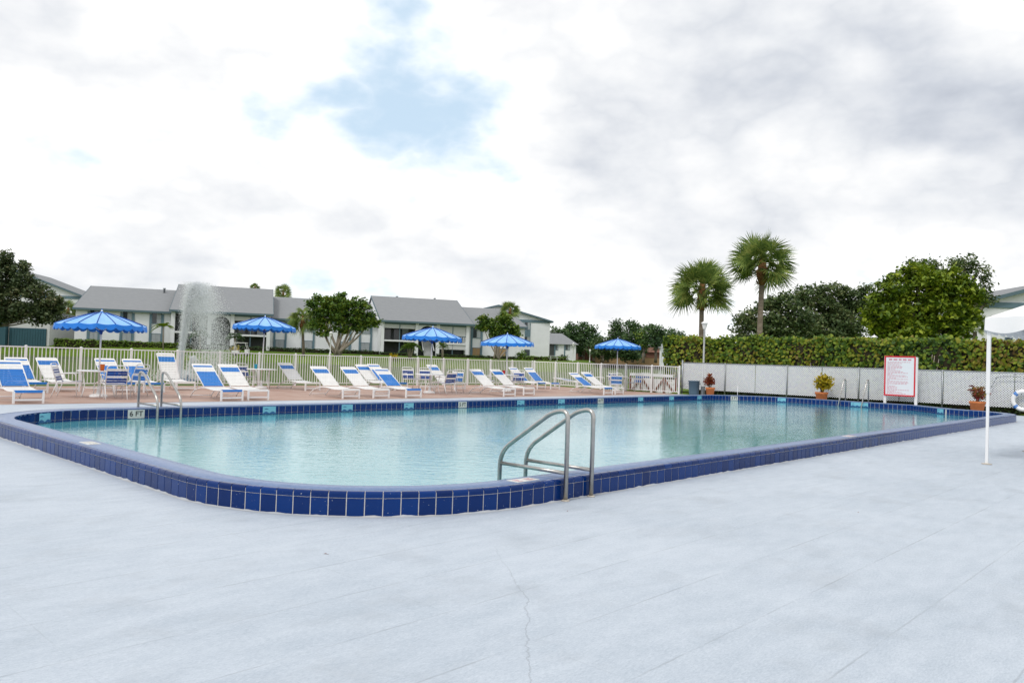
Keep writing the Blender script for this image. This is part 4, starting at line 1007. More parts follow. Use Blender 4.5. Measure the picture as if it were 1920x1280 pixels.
def box_hedge(name, p, q, width, z0, z1, leaf, m, label, dens=55, round_=False, core=0.78, wob=0.10, cat='hedge', group=None):
    """clipped hedge from p to q: a solid core coloured dark for stems and inner shade, and a skin of leaves"""
    p, q = Vector(p), Vector(q); d = q - p; Lh = d.length; a = math.atan2(d.y, d.x); t = empty(name, (p.x, p.y, 0), a, label=label, cat=cat, group=group)
    h = z1 - z0; b = MB(); w2 = width/2
    nseg = max(3, int(Lh / 0.8)); vs6 = []
    for i in range(nseg + 1):
        x = Lh * i / nseg; x = min(max(x, 0.12), Lh - 0.12); j_ = lambda s_: random.uniform(-s_, s_)
        vs6 += [(x, -w2*core + j_(.05), z0 - 0.1), (x, -w2*core + j_(.06), z1 - h*0.10 + j_(.05)), (x, w2*core + j_(.06), z1 - h*0.10 + j_(.05)), (x, w2*core, z0 - 0.1)]
    fs6 = [(4*i + k, 4*i + k + 1, 4*i + 5 + k, 4*i + 4 + k) for i in range(nseg) for k in range(3)] + [(0, 1, 2, 3), tuple(4*nseg + k for k in range(4))]
    b.add(vs6, fs6); b.build('twigs_or_shade', M['twig'], t)  # solid box blocks light; its dark colour paints the shaded gaps between leaves
    areas = {'f': Lh*h, 'b': Lh*h*0.4, 't': Lh*width, 'l': width*h, 'r': width*h}; P = []; Nn = []
    for k, A in areas.items():
        n = int(A * dens); u1, u2, u3 = np.random.rand(n), np.random.rand(n), np.random.rand(n)**1.6 * 0.26
        if k in 'fb':
            s_ = -1 if k == 'f' else 1; P.append(np.stack([u1*Lh, s_*(w2 - u3*w2*1.6), z0 + u2*h], -1)); nv = (0, s_, 0.25)
        elif k == 't': P.append(np.stack([u1*Lh, (u2*2-1)*w2, z1 - u3*h*0.5], -1)); nv = (0, -0.2, 1)
        else:
            e_ = 0 if k == 'l' else Lh; s_ = 1 if k == 'l' else -1; P.append(np.stack([e_ + s_*u3*0.5, (u1*2-1)*w2, z0 + u2*h], -1)); nv = (-s_, 0, 0.2)
        Nn.append(np.tile(np.array(nv), (n, 1)))
    P = np.concatenate(P); Nn = np.concatenate(Nn)
    x = P[:, 0]; P[:, 2] += wob * (np.sin(x*1.7) * 0.4 + np.sin(x*4.1 + 1) * 0.35 + np.random.normal(size=len(x))*0.45) * np.clip((P[:, 2] - z0)/h, 0, 1)
    P[:, 1] += wob * 0.8 * np.sin(x*2.3 + P[:, 2]*2.1)
    Q = round_leaves(P, leaf, Nn) if round_ else leaf_quads(P, leaf, normal=Nn)
    link('leaves', quads_mesh('leaves', Q), m, t); return t
M['twig'] = mat('twig_shade_core', (0.012, 0.015, 0.007), 0.95, 0.1, c2=(0.05, 0.04, 0.025), vscale=4)  # near-black tone stands in for stems and the shade inside hedges

# ------------------------------------------------------------------ tall sea-grape hedge, ground cover, pots
hv0 = on_u(1259, 33.9, 680)
hedge = box_hedge('tall_hedge', uv(33.9, hv0), uv(33.9, -6), 1.5, 0.35, 2.66, 0.068, L['seagrape'], 'tall clipped hedge of round yellow-green and brown leaves behind the lattice fence', dens=280, round_=True, wob=0.13)
for k in range(16):
    x = random.uniform(0.3, 15); b = MB(); y0 = -0.55
    b.tube([(x, y0 + 0.2, 0.0), (x + random.uniform(-.1, .1), y0, 0.9), (x + random.uniform(-.25, .25), y0 - 0.1, random.uniform(1.4, 2.1))], [0.028, 0.024, 0.014], 6); b.build('bare_stem', M['bark_light'], hedge)
box_hedge('ground_cover', uv(32.55, 18.9), uv(32.55, -6), 0.55, 0.0, 0.26, 0.05, L['ground'], 'low dark green ground cover along the foot of the lattice fence', dens=420, wob=0.05, cat='ground cover')
box_hedge('grass_strip', uv(31.55, 12.0), uv(31.55, 9.3), 0.30, 0.0, 0.10, 0.05, L['boxhedge'], 'narrow strip of bright grass at the foot of the notice board', dens=500, wob=0.03, cat='grass')
def potted(x, u_, pot_r, pot_h, ph, pr, m, label, n=230, ls=0.085):
    v_ = on_u(x, u_, 735); t = empty('potted_plant', uv(u_, v_), random.uniform(0, 6), label=label, cat='potted plant', group='crotons in terracotta pots')
    b = MB(); b.lathe([(pot_r*0.72, 0.0), (pot_r*0.95, pot_h*0.82), (pot_r*1.04, pot_h*0.83), (pot_r*1.06, pot_h), (pot_r*0.95, pot_h), (pot_r*0.90, pot_h*0.9), (0, pot_h*0.9)], n=26); b.build('pot', M['terracotta_pot'], t)
    b = MB(); b.lathe([(0.0, pot_h*0.92), (pot_r*0.9, pot_h*0.905)], n=16); b.build('soil', M['soil'], t)
    b = MB(); C = []
    for k in range(11):
        q = random.uniform(0, 6.28); r = pr * math.sqrt(random.random()) * 0.95; zt = pot_h + ph * (0.55 + 0.45*random.random()) * (1 - 0.25*(r/pr)**2)
        e = Vector((r*math.cos(q), r*math.sin(q), zt)); b.tube([(e.x*0.12, e.y*0.12, pot_h*0.9), (e.x*0.5, e.y*0.5, pot_h + (zt - pot_h)*0.5), e], [0.012, 0.009, 0.005], 5)
        for j in range(n // 11):
            s_ = 0.35 + 0.65*random.random(); C.append((e.x*s_ + random.gauss(0, pr*0.2), e.y*s_ + random.gauss(0, pr*0.2), pot_h + (zt - pot_h)*s_ + random.gauss(0, ph*0.06)))
    b.build('stems', M['bark'], t)
    link('leaves', quads_mesh('leaves', leaf_quads(np.array(C), ls, up=0.5, aspect=0.38)), m, t); return t
potted(1331.5, 31.35, 0.20, 0.40, 0.62, 0.30, L['croton_red'], 'red-leaved croton in a terracotta pot beside the blue-grey bin', 300)
potted(1540.5, 31.25, 0.24, 0.46, 0.74, 0.50, L['croton_yel'], 'yellow-leaved croton in a terracotta pot left of the slanted handrails', 900, 0.085)
potted(1833, 31.2, 0.25, 0.43, 0.62, 0.36, L['croton_mix'], 'dark red and green croton in a terracotta pot by the tent pole', 300)
# bin
t = empty('waste_bin', uv(31.2, on_u(1301, 31.2, 735)), 0, label='blue-grey plastic waste bin beside the red croton', cat='bin')
b = MB(); b.lathe([(0.20, 0.0), (0.215, 0.10), (0.245, 0.62), (0.262, 0.625), (0.262, 0.66), (0.235, 0.66), (0.20, 0.05), (0.0, 0.05)], n=26); b.build('drum', M['bin'], t)
b = MB(); b.tube([(0.255*math.cos(R(q)), 0.255*math.sin(R(q)), 0.655) for q in range(0, 360, 15)], 0.013, 6, closed=True); b.build('rim', M['bin'], t)
for s in (0, math.pi):
    b = MB(); b.tube(bez([(0.23*math.cos(s), -0.06, 0.52), (0.29*math.cos(s), -0.05, 0.53), (0.29*math.cos(s), 0.05, 0.53), (0.23*math.cos(s), 0.06, 0.52)], 0.03, 4), 0.012, 6); b.build('handle', M['bin'], t)
# two little grey boxes by the lamp foot
t = empty('utility_box', uv(31.55, on_u(1318, 31.55, 735)), ANG, label='small pale utility box between the bin and the red croton', cat='utility box')
b = MB(); b.box((-0.08, -0.06, 0), (0.08, 0.06, 0.42)); b.build('cabinet', M['galv'], t); b = MB(); b.box((-0.1, -0.08, 0.42), (0.1, 0.08, 0.45)); b.build('cap', M['white_paint'], t)
t = empty('marker_stake', uv(31.5, on_u(1383, 31.5, 735)), 0, label='short thin white stake at the fence foot near the 3 FT marker', cat='stake')
b = MB(); b.tube([(0, 0, 0), (0, 0, 0.52)], 0.012, 6); b.build('stake', M['white_paint'], t)
b = MB(); b.lathe([(0.022, 0.50), (0.022, 0.53), (0.0, 0.55)], n=8); b.build('cap', M['white_paint'], t)
# notice board
v0, v1 = on_u(1658, 31.45, 720), on_u(1716.5, 31.45, 720); wS = v0 - v1
t = empty('notice_board', uv(31.45, (v0 + v1)/2), ANG - R(90), label='white pool notice board with a red border on two white posts', cat='notice board')
zb, zt = 0.46, 1.965
b = MB(); b.box((-wS/2, -0.02, zb), (wS/2, 0.02, zt)); b.build('board', M['signface'], t)
for (x0, x1, z0, z1) in ((-wS/2, wS/2, zt - 0.05, zt), (-wS/2, wS/2, zb, zb + 0.05), (-wS/2, -wS/2 + 0.05, zb + 0.05, zt - 0.05), (wS/2 - 0.05, wS/2, zb + 0.05, zt - 0.05)):
    b = MB(); b.box((x0, -0.032, z0), (x1, -0.0205, z1)); b.build('border', M['red'], t)
for x in (-wS/2 + 0.02, wS/2 + 0.01):
    b = MB(); b.box((x - 0.045, 0.022, 0), (x + 0.045, 0.10, zt - 0.03)); b.build('post', M['white_paint'], t)
b = MB(); rr = random.Random(3)
zz = zt - 0.135; x = -wS*0.36
for k, w_ in enumerate((.12, .14, .10, .13, .12, .11)):
    if x + w_ > wS*0.40: break
    b.box((x, -0.0225, zz - 0.028), (x + w_, -0.0206, zz + 0.028)); x += w_ + 0.045
zz -= 0.095
lens = [.92, .60, .48, .55, .60, .58, .32, .52, .63, .82, .2, .76, .82, .35, .84, .10, .85, .85, .8, .06, .38, .42, .40, .88, .35, .6, .8]
for f_ in lens:
    x = -wS*0.40; end = x + wS*0.80*f_
    while x < end - 0.02:
        w_ = min(rr.uniform(0.03, 0.11), end - x); b.box((x, -0.0225, zz - 0.009), (x + w_, -0.0206, zz + 0.009)); x += w_ + 0.022
    zz -= 0.0455
tag(b.build('printed_text', M['signtext'], t), kind='stuff')
# life ring and hose by the right edge
t = empty('life_ring', uv(31.95, on_u(1919, 31.95, 745), 0.52), ANG, label='white life ring hung on the lattice fence at the right edge', cat='life ring')
b = MB(); b.tube([(0, 0.31*math.cos(R(q)), 0.31*math.sin(R(q))) for q in range(0, 360, 12)], 0.075, 10, closed=True); b.build('ring', M['white_paint'], t)
for q0 in (45, 135, 225, 315):
    b = MB(); b.tube([(0, 0.31*math.cos(R(q)), 0.31*math.sin(R(q))) for q in (q0 - 9, q0 - 3, q0 + 3, q0 + 9)], 0.078, 10); b.build('band', M['blue_strap'], t)
b = MB(); b.tube([(0.06 if (q // 45) % 2 else 0.085, 0.39*math.cos(R(q)), 0.39*math.sin(R(q))) for q in range(0, 360, 15)], 0.008, 5, closed=True); b.build('rope', M['white_strap'], t)
t = empty('water_hose', uv(32.05, on_u(1885, 32.05, 720), 0), ANG, label='pale hose looped over the lattice fence near the life ring', cat='hose')
b = MB(); b.tube([(-0.05, 0.55 - 1.5*k/20, 1.18 + 0.17*math.sin(math.pi*k/20)**0.7 - (0.55*max(0, 4-k)/4)) for k in range(21)], 0.014, 6); b.build('tube', M['galv'], t)
b = MB(); b.tube([(-0.05, 0.55, 0.62), (-0.06, 0.56, 0.5)], [0.018, 0.011], 8); b.build('nozzle', M['galv'], t)
pb_ = gp(1905, 776.5)
t = empty('bucket', pb_, 0, label='small red bucket on the deck at the right edge below the life ring', cat='bucket')
b = MB(); b.lathe([(0.10, 0.0), (0.125, 0.2), (0.135, 0.2), (0.135, 0.215), (0.118, 0.215), (0.09, 0.02), (0, 0.02)], n=18); b.build('pail', M['red'], t)
b = MB(); b.tube([(0.13*math.cos(R(q)), 0.02, 0.2 + 0.10*math.sin(R(q))) for q in range(0, 181, 15)], 0.004, 5); b.build('handle', M['galv'], t)

# ------------------------------------------------------------------ lamp posts
def lamp(base, h, label, r=0.045, head=0.2):
    t = empty('lamp_post', base, 0, label=label, cat='lamp post', group='white garden lamp posts')
    b = MB(); b.lathe([(r*1.9, 0), (r*1.9, 0.12), (r*1.2, 0.2), (r, 0.3), (r*0.85, h - head*1.5), (r*1.4, h - head*1.45), (r*1.4, h - head*1.4)], n=12); b.build('pole', M['white_paint'], t)
    b = MB(); b.lathe([(head*0.32, h - head*1.4), (head*0.55, h - head*0.45), (head*0.55, h - head*0.40)], n=6, smooth=False); b.build('lantern', M['white_strap'], t)
    b = MB(); b.lathe([(head*0.72, h - head*0.40), (head*0.66, h - head*0.30), (head*0.25, h), (head*0.08, h + 0.02), (head*0.08, h + head*0.2), (0, h + head*0.25)], n=12); b.build('cap', M['white_paint'], t)
    return t
lamp(uv(32.75, on_u(1319, 32.75, 690)), 3.42, 'white lantern lamp post standing in front of the shorter palm', r=0.05, head=0.24)
q = at(1639, 640, 45); lamp((q.x, q.y, 0), at(1639, 629, 45).z, 'white lamp head just showing above the tall hedge', r=0.05, head=0.28)

# ------------------------------------------------------------------ tent
pole = gp(1850, 870); tu, tv = pole.dot(UU), pole.dot(VV)
t = empty('canopy_tent', uv(tu, tv), ANG, label='white pop-up canopy tent with scalloped edge at the right border', cat='tent')
S_, zE = 3.05, 2.27
for (x, y) in ((0, 0), (S_, 0), (0, -S_), (S_, -S_)):
    b = MB(); b.box((x - 0.019, y - 0.019, 0.01), (x + 0.019, y + 0.019, 1.1)); b.box((x - 0.026, y - 0.026, 1.1), (x + 0.026, y + 0.026, zE - 0.02)); b.build('leg', M['white_paint'], t)
    b = MB(); b.lathe([(0.075, 0.0), (0.075, 0.008), (0.03, 0.016)], (x, y, 0.002), 12); b.build('foot_plate', M['sand'], t)
b = MB(); n = 10; e = 0.05; vs7 = []
cor = [(-e, e), (S_ + e, e), (S_ + e, -S_ - e), (-e, -S_ - e)]; pk = (S_/2, -S_/2, zE + 0.95)
rim = []
for k in range(4):
    for i in range(n):
        f = i/n; A, B = cor[k], cor[(k+1) % 4]; rim.append((A[0] + (B[0]-A[0])*f, A[1] + (B[1]-A[1])*f, zE + 0.05*math.sin(math.pi*f)))
nr = len(rim); rows = []
for r_ in (1.0, 0.66, 0.33):
    for p in rim: rows.append((pk[0] + (p[0]-pk[0])*r_, pk[1] + (p[1]-pk[1])*r_, p[2]*r_ + pk[2]*(1-r_) - 0.06*math.sin(math.pi*r_)))
rows.append(pk)
b.add(rows, [(i*nr + k, i*nr + (k+1) % nr, (i+1)*nr + (k+1) % nr, (i+1)*nr + k) for i in range(2) for k in range(nr)] + [(2*nr + k, 2*nr + (k+1) % nr, 3*nr) for k in range(nr)], True); b.build('roof_cloth', M['tent'], t)
for k in range(4):
    A, B = Vector((*cor[k], zE)), Vector((*cor[(k+1) % 4], zE)); m_ = 60; b = MB(); vs7 = []
    dirn = (B - A).normalized(); out_ = Vector((dirn.y, -dirn.x, 0)) * -1
    for i in range(m_ + 1):
        f = i/m_; p = A.lerp(B, f); scal = abs(math.sin(math.pi * f * 6)); zt_ = zE + 0.05*math.sin(math.pi*f)
        w1 = 0.015*math.sin(f*40)
        vs7 += [p + Vector((0, 0, zt_ - zE)) , Vector((p.x, p.y, zE - 0.13)) + out_*(0.01 + w1*0.5), Vector((p.x, p.y, zE - 0.185 - 0.055*scal)) + out_*(0.012 + w1)]
    b.add(vs7, [(3*i + j, 3*i + 3 + j, 3*i + 4 + j, 3*i + 1 + j) for i in range(m_) for j in (0, 1)], True); b.build('valance', M['tent'], t)
b = MB()
for (p, q) in (((0, 0), (S_, 0)), ((0, 0), (0, -S_)), ((S_, 0), (S_, -S_)), ((0, -S_), (S_, -S_))):
    b.tube([(p[0], p[1], zE - 0.06), ((p[0]+q[0])/2, (p[1]+q[1])/2, zE - 0.02), (q[0], q[1], zE - 0.06)], 0.012, 6)
tag(b.build('roof_truss', M['galv'], t), kind='stuff')
# ------------------------------------------------------------------ apartment buildings across the lake
class Frame:
    """a facade line through photo column x0 at depth Y, turned by th; a runs along it, b goes back from it"""
    def __init__(s, x0, Y, th):
        p = at(x0, 640, Y); s.O = Vector((p.x, p.y, 0)); s.th = R(th)
        s.e = Vector((math.cos(s.th), math.sin(s.th), 0)); s.n = Vector((-math.sin(s.th), math.cos(s.th), 0))
    def a(s, x, b=0.0, y=620):
        d = pxdir(x, y); P = s.O + s.n * b
        # t*d = P + a*e  (in plan)
        det = d.x * (-s.e.y) - d.y * (-s.e.x); t = (P.x * (-s.e.y) - P.y * (-s.e.x)) / det
        return (Vector((d.x*t, d.y*t, 0)) - P).dot(s.e)
    def z(s, x, y, b=0.0):
        a = s.a(x, b, y); P = s.O + s.n*b + s.e*a; d = pxdir(x, y); return CAM_H + d.z * (P.y / d.y)
    def root(s, name, **k): return empty(name, s.O, s.th, **k)
def bx(name, m, parent, a0, a1, b0, b1, z0, z1):
    b = MB(); b.box((min(a0, a1), min(b0, b1), min(z0, z1)), (max(a0, a1), max(b0, b1), max(z0, z1))); return b.build(name, m, parent)
def gable_roof(parent, a0, a1, bf, ze, zr, run=12.5, over=0.55, th=0.22, fascia=True):
    """ridge parallel to the facade, front eave at bf - over"""
    b = MB(); k = (zr - ze) / run; f0 = bf - over; zf = ze - k*0; bb = bf + 2*run + over
    A0, A1 = a0 - 0.35, a1 + 0.35
    b.add([(A0, f0, zf), (A1, f0, zf), (A1, bf + run, zr), (A0, bf + run, zr), (A0, bb, zf), (A1, bb, zf),
           (A0, f0, zf - th), (A1, f0, zf - th), (A1, bf + run, zr - th), (A0, bf + run, zr - th), (A0, bb, zf - th), (A1, bb, zf - th)],
          [(0, 1, 2, 3), (3, 2, 5, 4), (6, 9, 8, 7), (9, 10, 11, 8), (0, 3, 9, 6), (3, 4, 10, 9), (1, 7, 8, 2), (2, 8, 11, 5), (4, 5, 11, 10)])
    o = b.build('roof', M['roof'], parent)
    if fascia:
        b = MB(); b.box((A0 - 0.02, f0 - 0.06, zf - 0.30), (A1 + 0.02, f0 - 0.003, zf + 0.02)); b.build('fascia', M['roof_d'], o)
        for A in (A0 - 0.05, A1 + 0.003):
            b = MB(); b.add([(A, f0, zf - 0.32), (A + 0.047, f0, zf - 0.32), (A + 0.047, bf + run, zr - 0.32), (A, bf + run, zr - 0.32), (A, f0, zf + 0.03), (A + 0.047, f0, zf + 0.03), (A + 0.047, bf + run, zr + 0.03), (A, bf + run, zr + 0.03)],
                            [(0, 1, 5, 4), (1, 2, 6, 5), (2, 3, 7, 6), (3, 0, 4, 7), (4, 5, 6, 7), (0, 3, 2, 1)]); b.build('rake_board', M['roof_d'], o)
    return o
def gable_wall(parent, a0, a1, b0, ze, zr, run, z0, m, front=True):
    """plain block under the roof with gable ends"""
    b = MB(); P = lambda a: [(a, b0, z0), (a, b0 + 2*run, z0), (a, b0 + 2*run, ze - 0.25), (a, b0 + run, zr - 0.25), (a, b0, ze - 0.25)]
    vs8 = P(a0) + P(a1); b.add(vs8, [(0, 1, 2, 3, 4), (9, 8, 7, 6, 5), (0, 4, 9, 5), (1, 6, 7, 2)]); return b.build('wall', m, parent)
def window(parent, a0, a1, b, z0, z1, split=True, m0='glass', m1='blind', name='window'):
    """frame with two panes, set 4 cm proud of the wall"""
    f = MB(); fr = 0.07
    for (x0, x1, y0, y1) in ((a0, a1, z1 - fr, z1), (a0, a1, z0, z0 + fr), (a0, a0 + fr, z0 + fr, z1 - fr), (a1 - fr, a1, z0 + fr, z1 - fr)): f.box((x0, b - 0.05, y0), (x1, b + 0.05, y1))
    o = f.build(name, M['trim'], parent); am = (a0 + a1)/2 if split else a1 - fr
    p = MB(); p.box((a0 + fr, b - 0.02, z0 + fr), (am - 0.02, b + 0.02, z1 - fr)); p.build('pane', M[m0], o)
    if split: p = MB(); p.box((am + 0.02, b - 0.02, z0 + fr), (a1 - fr, b + 0.02, z1 - fr)); p.build('pane', M[m1], o)
    return o
def bay(parent, F, x0, x1, b, zg, ze, yu0, yu1, yl0, yl1, low=('blind', 'blind'), up=('glass', 'blind')):
    """two blue-grey pilasters with an upper and a lower window between them"""
    a0, a1 = F.a(x0, b), F.a(x1, b); w = 0.32
    for a in (a0, a1 - w): bx('pilaster', M['trim'], parent, a, a + w, b - 0.14, b - 0.004, zg, ze - 0.45)
    xm = (x0 + x1)/2
    window(parent, a0 + w + 0.02, a1 - w - 0.02, b - 0.06, F.z(xm, yu1, b), F.z(xm, yu0, b), m0=up[0], m1=up[1])
    window(parent, a0 + w + 0.02, a1 - w - 0.02, b - 0.06, max(zg, F.z(xm, yl1, b)), F.z(xm, yl0, b), m0=low[0], m1=low[1])
def arch_panel(parent, a0, a1, b, z0, z1, m, t=0.25):
    """wall panel between two columns with a round-headed opening"""
    w = (a1 - a0); r = w/2 * 0.94; c = (a0 + a1)/2; zc = z1 - 0.35 - r; n = 18; b_ = MB(); pts = [(c - r*math.cos(math.pi*k/n), zc + r*math.sin(math.pi*k/n)) for k in range(n+1)]
    vs8 = []
    for y in (b, b + t):
        vs8 += [(x, y, z) for x, z in pts] + [(a0 + (a1-a0)*k/n, y, z1) for k in range(n+1)]
    N8 = 2*(n+1); fs8 = []
    for o_, sg in ((0, 1), (N8, -1)):
        for k in range(n):
            q = (o_ + k, o_ + k + 1, o_ + n + 2 + k, o_ + n + 1 + k); fs8.append(q if sg > 0 else q[::-1])
    fs8 += [(k, N8 + k, N8 + k + 1, k + 1) for k in range(n)]
    b_.add(vs8, fs8); return b_.build('arch', m, parent)
F = Frame(150, 120, 18)
RUN = 12.5
def sect_z(x, ye, b, xr, yr): return F.z(x, ye, b), F.z(xr, yr, b + RUN)
ZG = 1.35
# first building: plain wing, arched porch, second wing
B1 = F.root('apartment_building', label='long white two-storey apartment building with arched porch behind the tall fountain', cat='building')
ze, zr = sect_z(150, 577, 0, 168, 535.5); a0, a1 = F.a(140.5), F.a(325)
gable_wall(B1, a0, a1, 0, ze, zr, RUN, ZG, M['stucco']); gable_roof(B1, a0, a1, 0, ze, zr)
for (x0, x1) in ((163, 189), (224.5, 251.5), (279.5, 306.5)): bay(B1, F, x0, x1, 0, ZG, ze, 580 + (x0-163)*.03, 603 + (x0-163)*.035, 621 + (x0-163)*.035, 641 + (x0-163)*.03)
def porch(root, xs, bf, ye, depth, slab_y, arch_i, lay):
    """columns at photo columns xs; bf front plane; recess goes back by depth"""
    ze_ = F.z(xs[0], ye, bf); cols = [F.a(x, bf) for x in xs]; cw = 0.55
    bx('recess_wall', M['screen'], root, cols[0], cols[-1] + cw, bf + depth, bf + depth + 0.2, ZG, ze_ - 0.2)
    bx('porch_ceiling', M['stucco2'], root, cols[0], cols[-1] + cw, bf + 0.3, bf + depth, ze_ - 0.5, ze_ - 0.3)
    for c in cols: bx('column', M['stucco'], root, c, c + cw, bf, bf + cw, ZG, ze_ - 0.25)
    bx('header', M['trim'], root, cols[0] + cw, cols[-1], bf + 0.1, bf + 0.3, ze_ - 0.55, ze_ - 0.26)
    for i in range(len(cols) - 1):
        c0, c1 = cols[i] + cw, cols[i+1]
        if i == arch_i:
            arch_panel(root, c0, c1, bf + 0.12, ZG, ze_ - 0.3, M['stucco'])
            continue
        zs = F.z(xs[i] + 20, slab_y[i], bf); bx('balcony_floor', M['stucco'], root, c0, c1, bf + 0.06, bf + depth, zs - 0.15, zs + 0.12)
        nm = (c0 + c1)/2
        for k in (1,): bx('screen_mullion', M['trim'], root, nm - 0.06, nm + 0.06, bf + 0.2, bf + 0.3, ZG, ze_ - 0.5)
        for kind in lay[i]:
            if kind == 'blind':
                for (q0, q1) in ((c0 + .05, nm - .08), (nm + .08, c1 - .05)): bx('roller_blind', M['stucco2'], root, q0, q1, bf + 0.22, bf + 0.27, ze_ - 1.25, ze_ - 0.5)
            if kind == 'bigblind':
                for (q0, q1) in ((c0 + .05, nm - .08), (nm + .08, c1 - .05)): bx('roller_blind', M['stucco2'], root, q0, q1, bf + 0.22, bf + 0.27, zs + 1.35, ze_ - 0.5)
            if kind == 'inner':
                for q in (0.12, 0.42, 0.70): bx('inner_door', M['blind' if q > 0.5 else 'glass'], root, c0 + (c1-c0)*q, c0 + (c1-c0)*(q + 0.2), bf + depth - 0.08, bf + depth - 0.01, zs + 0.2, zs + 2.2)
            if kind == 'rail':
                bx('balcony_rail', M['trim'], root, c0, c1, bf + 0.10, bf + 0.18, zs + 1.2, zs + 1.3)
                n = int((c1 - c0)/0.33)
                for k in range(n): bx('baluster', M['stucco'], root, c0 + (k + .3)*(c1-c0)/n, c0 + (k + .75)*(c1-c0)/n, bf + 0.12, bf + 0.16, zs + 0.13, zs + 1.2)
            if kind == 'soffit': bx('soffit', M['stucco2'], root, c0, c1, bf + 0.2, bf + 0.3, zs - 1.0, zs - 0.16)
    return ze_
bf = -2.2
ze = porch(B1, (320, 388.5, 432, 500), bf, 580.5, 3.6, (622, 0, 628), 1, (('inner',), (), ('blind', 'inner')))
zr = F.z(335, 532.5, bf + RUN); a0, a1 = F.a(321.5, bf), F.a(507, bf)
b = MB(); gable_wall(B1, a0 + 0.2, a1 - 0.2, bf + 3.9, ze + 1.0, zr, RUN - 3.9, ZG, M['stucco']); gable_roof(B1, a0, a1, bf, ze, zr)
ze, zr = sect_z(520, 597, 0.8, 520, 556.5); a0, a1 = F.a(503, 0.8), F.a(716, 0.8)
gable_wall(B1, a0, a1, 0.8, ze, zr, RUN, ZG, M['stucco']); gable_roof(B1, a0, a1, 0.8, ze, zr)
for (x0, x1) in ((513, 538), (566, 590.5), (635, 659), (673.5, 698)): bay(B1, F, x0, x1, 0.8, ZG, ze, 601 + (x0-513)*.03, 620 + (x0-513)*.033, 636.5 + (x0-513)*.035, 654 + (x0-513)*.03, low=('blind', 'blind'), up=('blind', 'blind'))
# second building: gabled porch with the stairs, and its right wing
B2 = F.root('apartment_building', label='white two-storey apartment building with arched stairway behind the third umbrella', cat='building')
bf = -3.0
ze = porch(B2, (714.5, 779, 819, 874.5), bf, 600, 3.8, (638, 0, 644), 1, (('blind', 'inner'), (), ('bigblind', 'rail', 'soffit')))
zr = F.z(695, 554, bf + RUN); a0, a1 = F.a(716, bf), F.a(883, bf)
gable_wall(B2, a0 - 0.1, a1 - 0.2, bf + 3.9, ze + 1.0, zr, RUN - 3.9, ZG, M['stucco']); gable_roof(B2, a0, a1, bf, ze, zr)
b = MB(); b.add([(a0 - 0.16, bf + 0.1, ZG), (a0 - 0.16, bf + 2*RUN, ZG), (a0 - 0.16, bf + RUN, zr - 0.35), (a0 - 0.16, bf + 0.1, ze - 0.35)], [(0, 1, 2, 3)]); b.build('gable_end', M['stucco'], B2)
c0, c1 = F.a(786, bf), F.a(818, bf); zs = F.z(800, 636, bf); n = 13
for k in range(n): bx('stair_tread', M['stucco2'], B2, c0 + 1.1, c1 - 0.3, bf + 0.5 + k*0.20, bf + 0.78 + k*0.20, ZG + (zs - ZG)*k/n, ZG + (zs - ZG)*k/n + 0.16)
for a in (c0 + 0.9, c1 - 0.2):
    b = MB(); b.bar((a, bf + 0.4, ZG + 0.9), (a, bf + 3.2, zs + 0.9), 0.12, 0.12); b.build('stair_rail', M['stucco'], B2)
ze, zr = sect_z(900, 609, 0, 900, 577); a0, a1 = F.a(872), F.a(984)
gable_wall(B2, a0, a1, 0, ze, zr, RUN, ZG, M['stucco']); gable_roof(B2, a0, a1, 0, ze, zr)
for (x0, x1) in ((883, 905), (932, 953)): bay(B2, F, x0, x1, 0, ZG, ze, 614.5 + (x0-883)*.03, 634 + (x0-883)*.03, 651.5 + (x0-883)*.03, 668 + (x0-883)*.03, low=('tan', 'tan'), up=('glass', 'blind'))
# vents on the roofs
for (x, y, r_) in ((305, 541.5, B1), (813, 560, B2), (742, 556.5, B2)):
    bb_ = 10.5; b = MB(); a = F.a(x, bb_); z = F.z(x, y, bb_); b.lathe([(0.16, z - 1.2), (0.16, z), (0.24, z), (0.24, z + 0.15), (0, z + 0.2)], (a, bb_, 0), 10); b.build('roof_vent', M['galv'], r_)

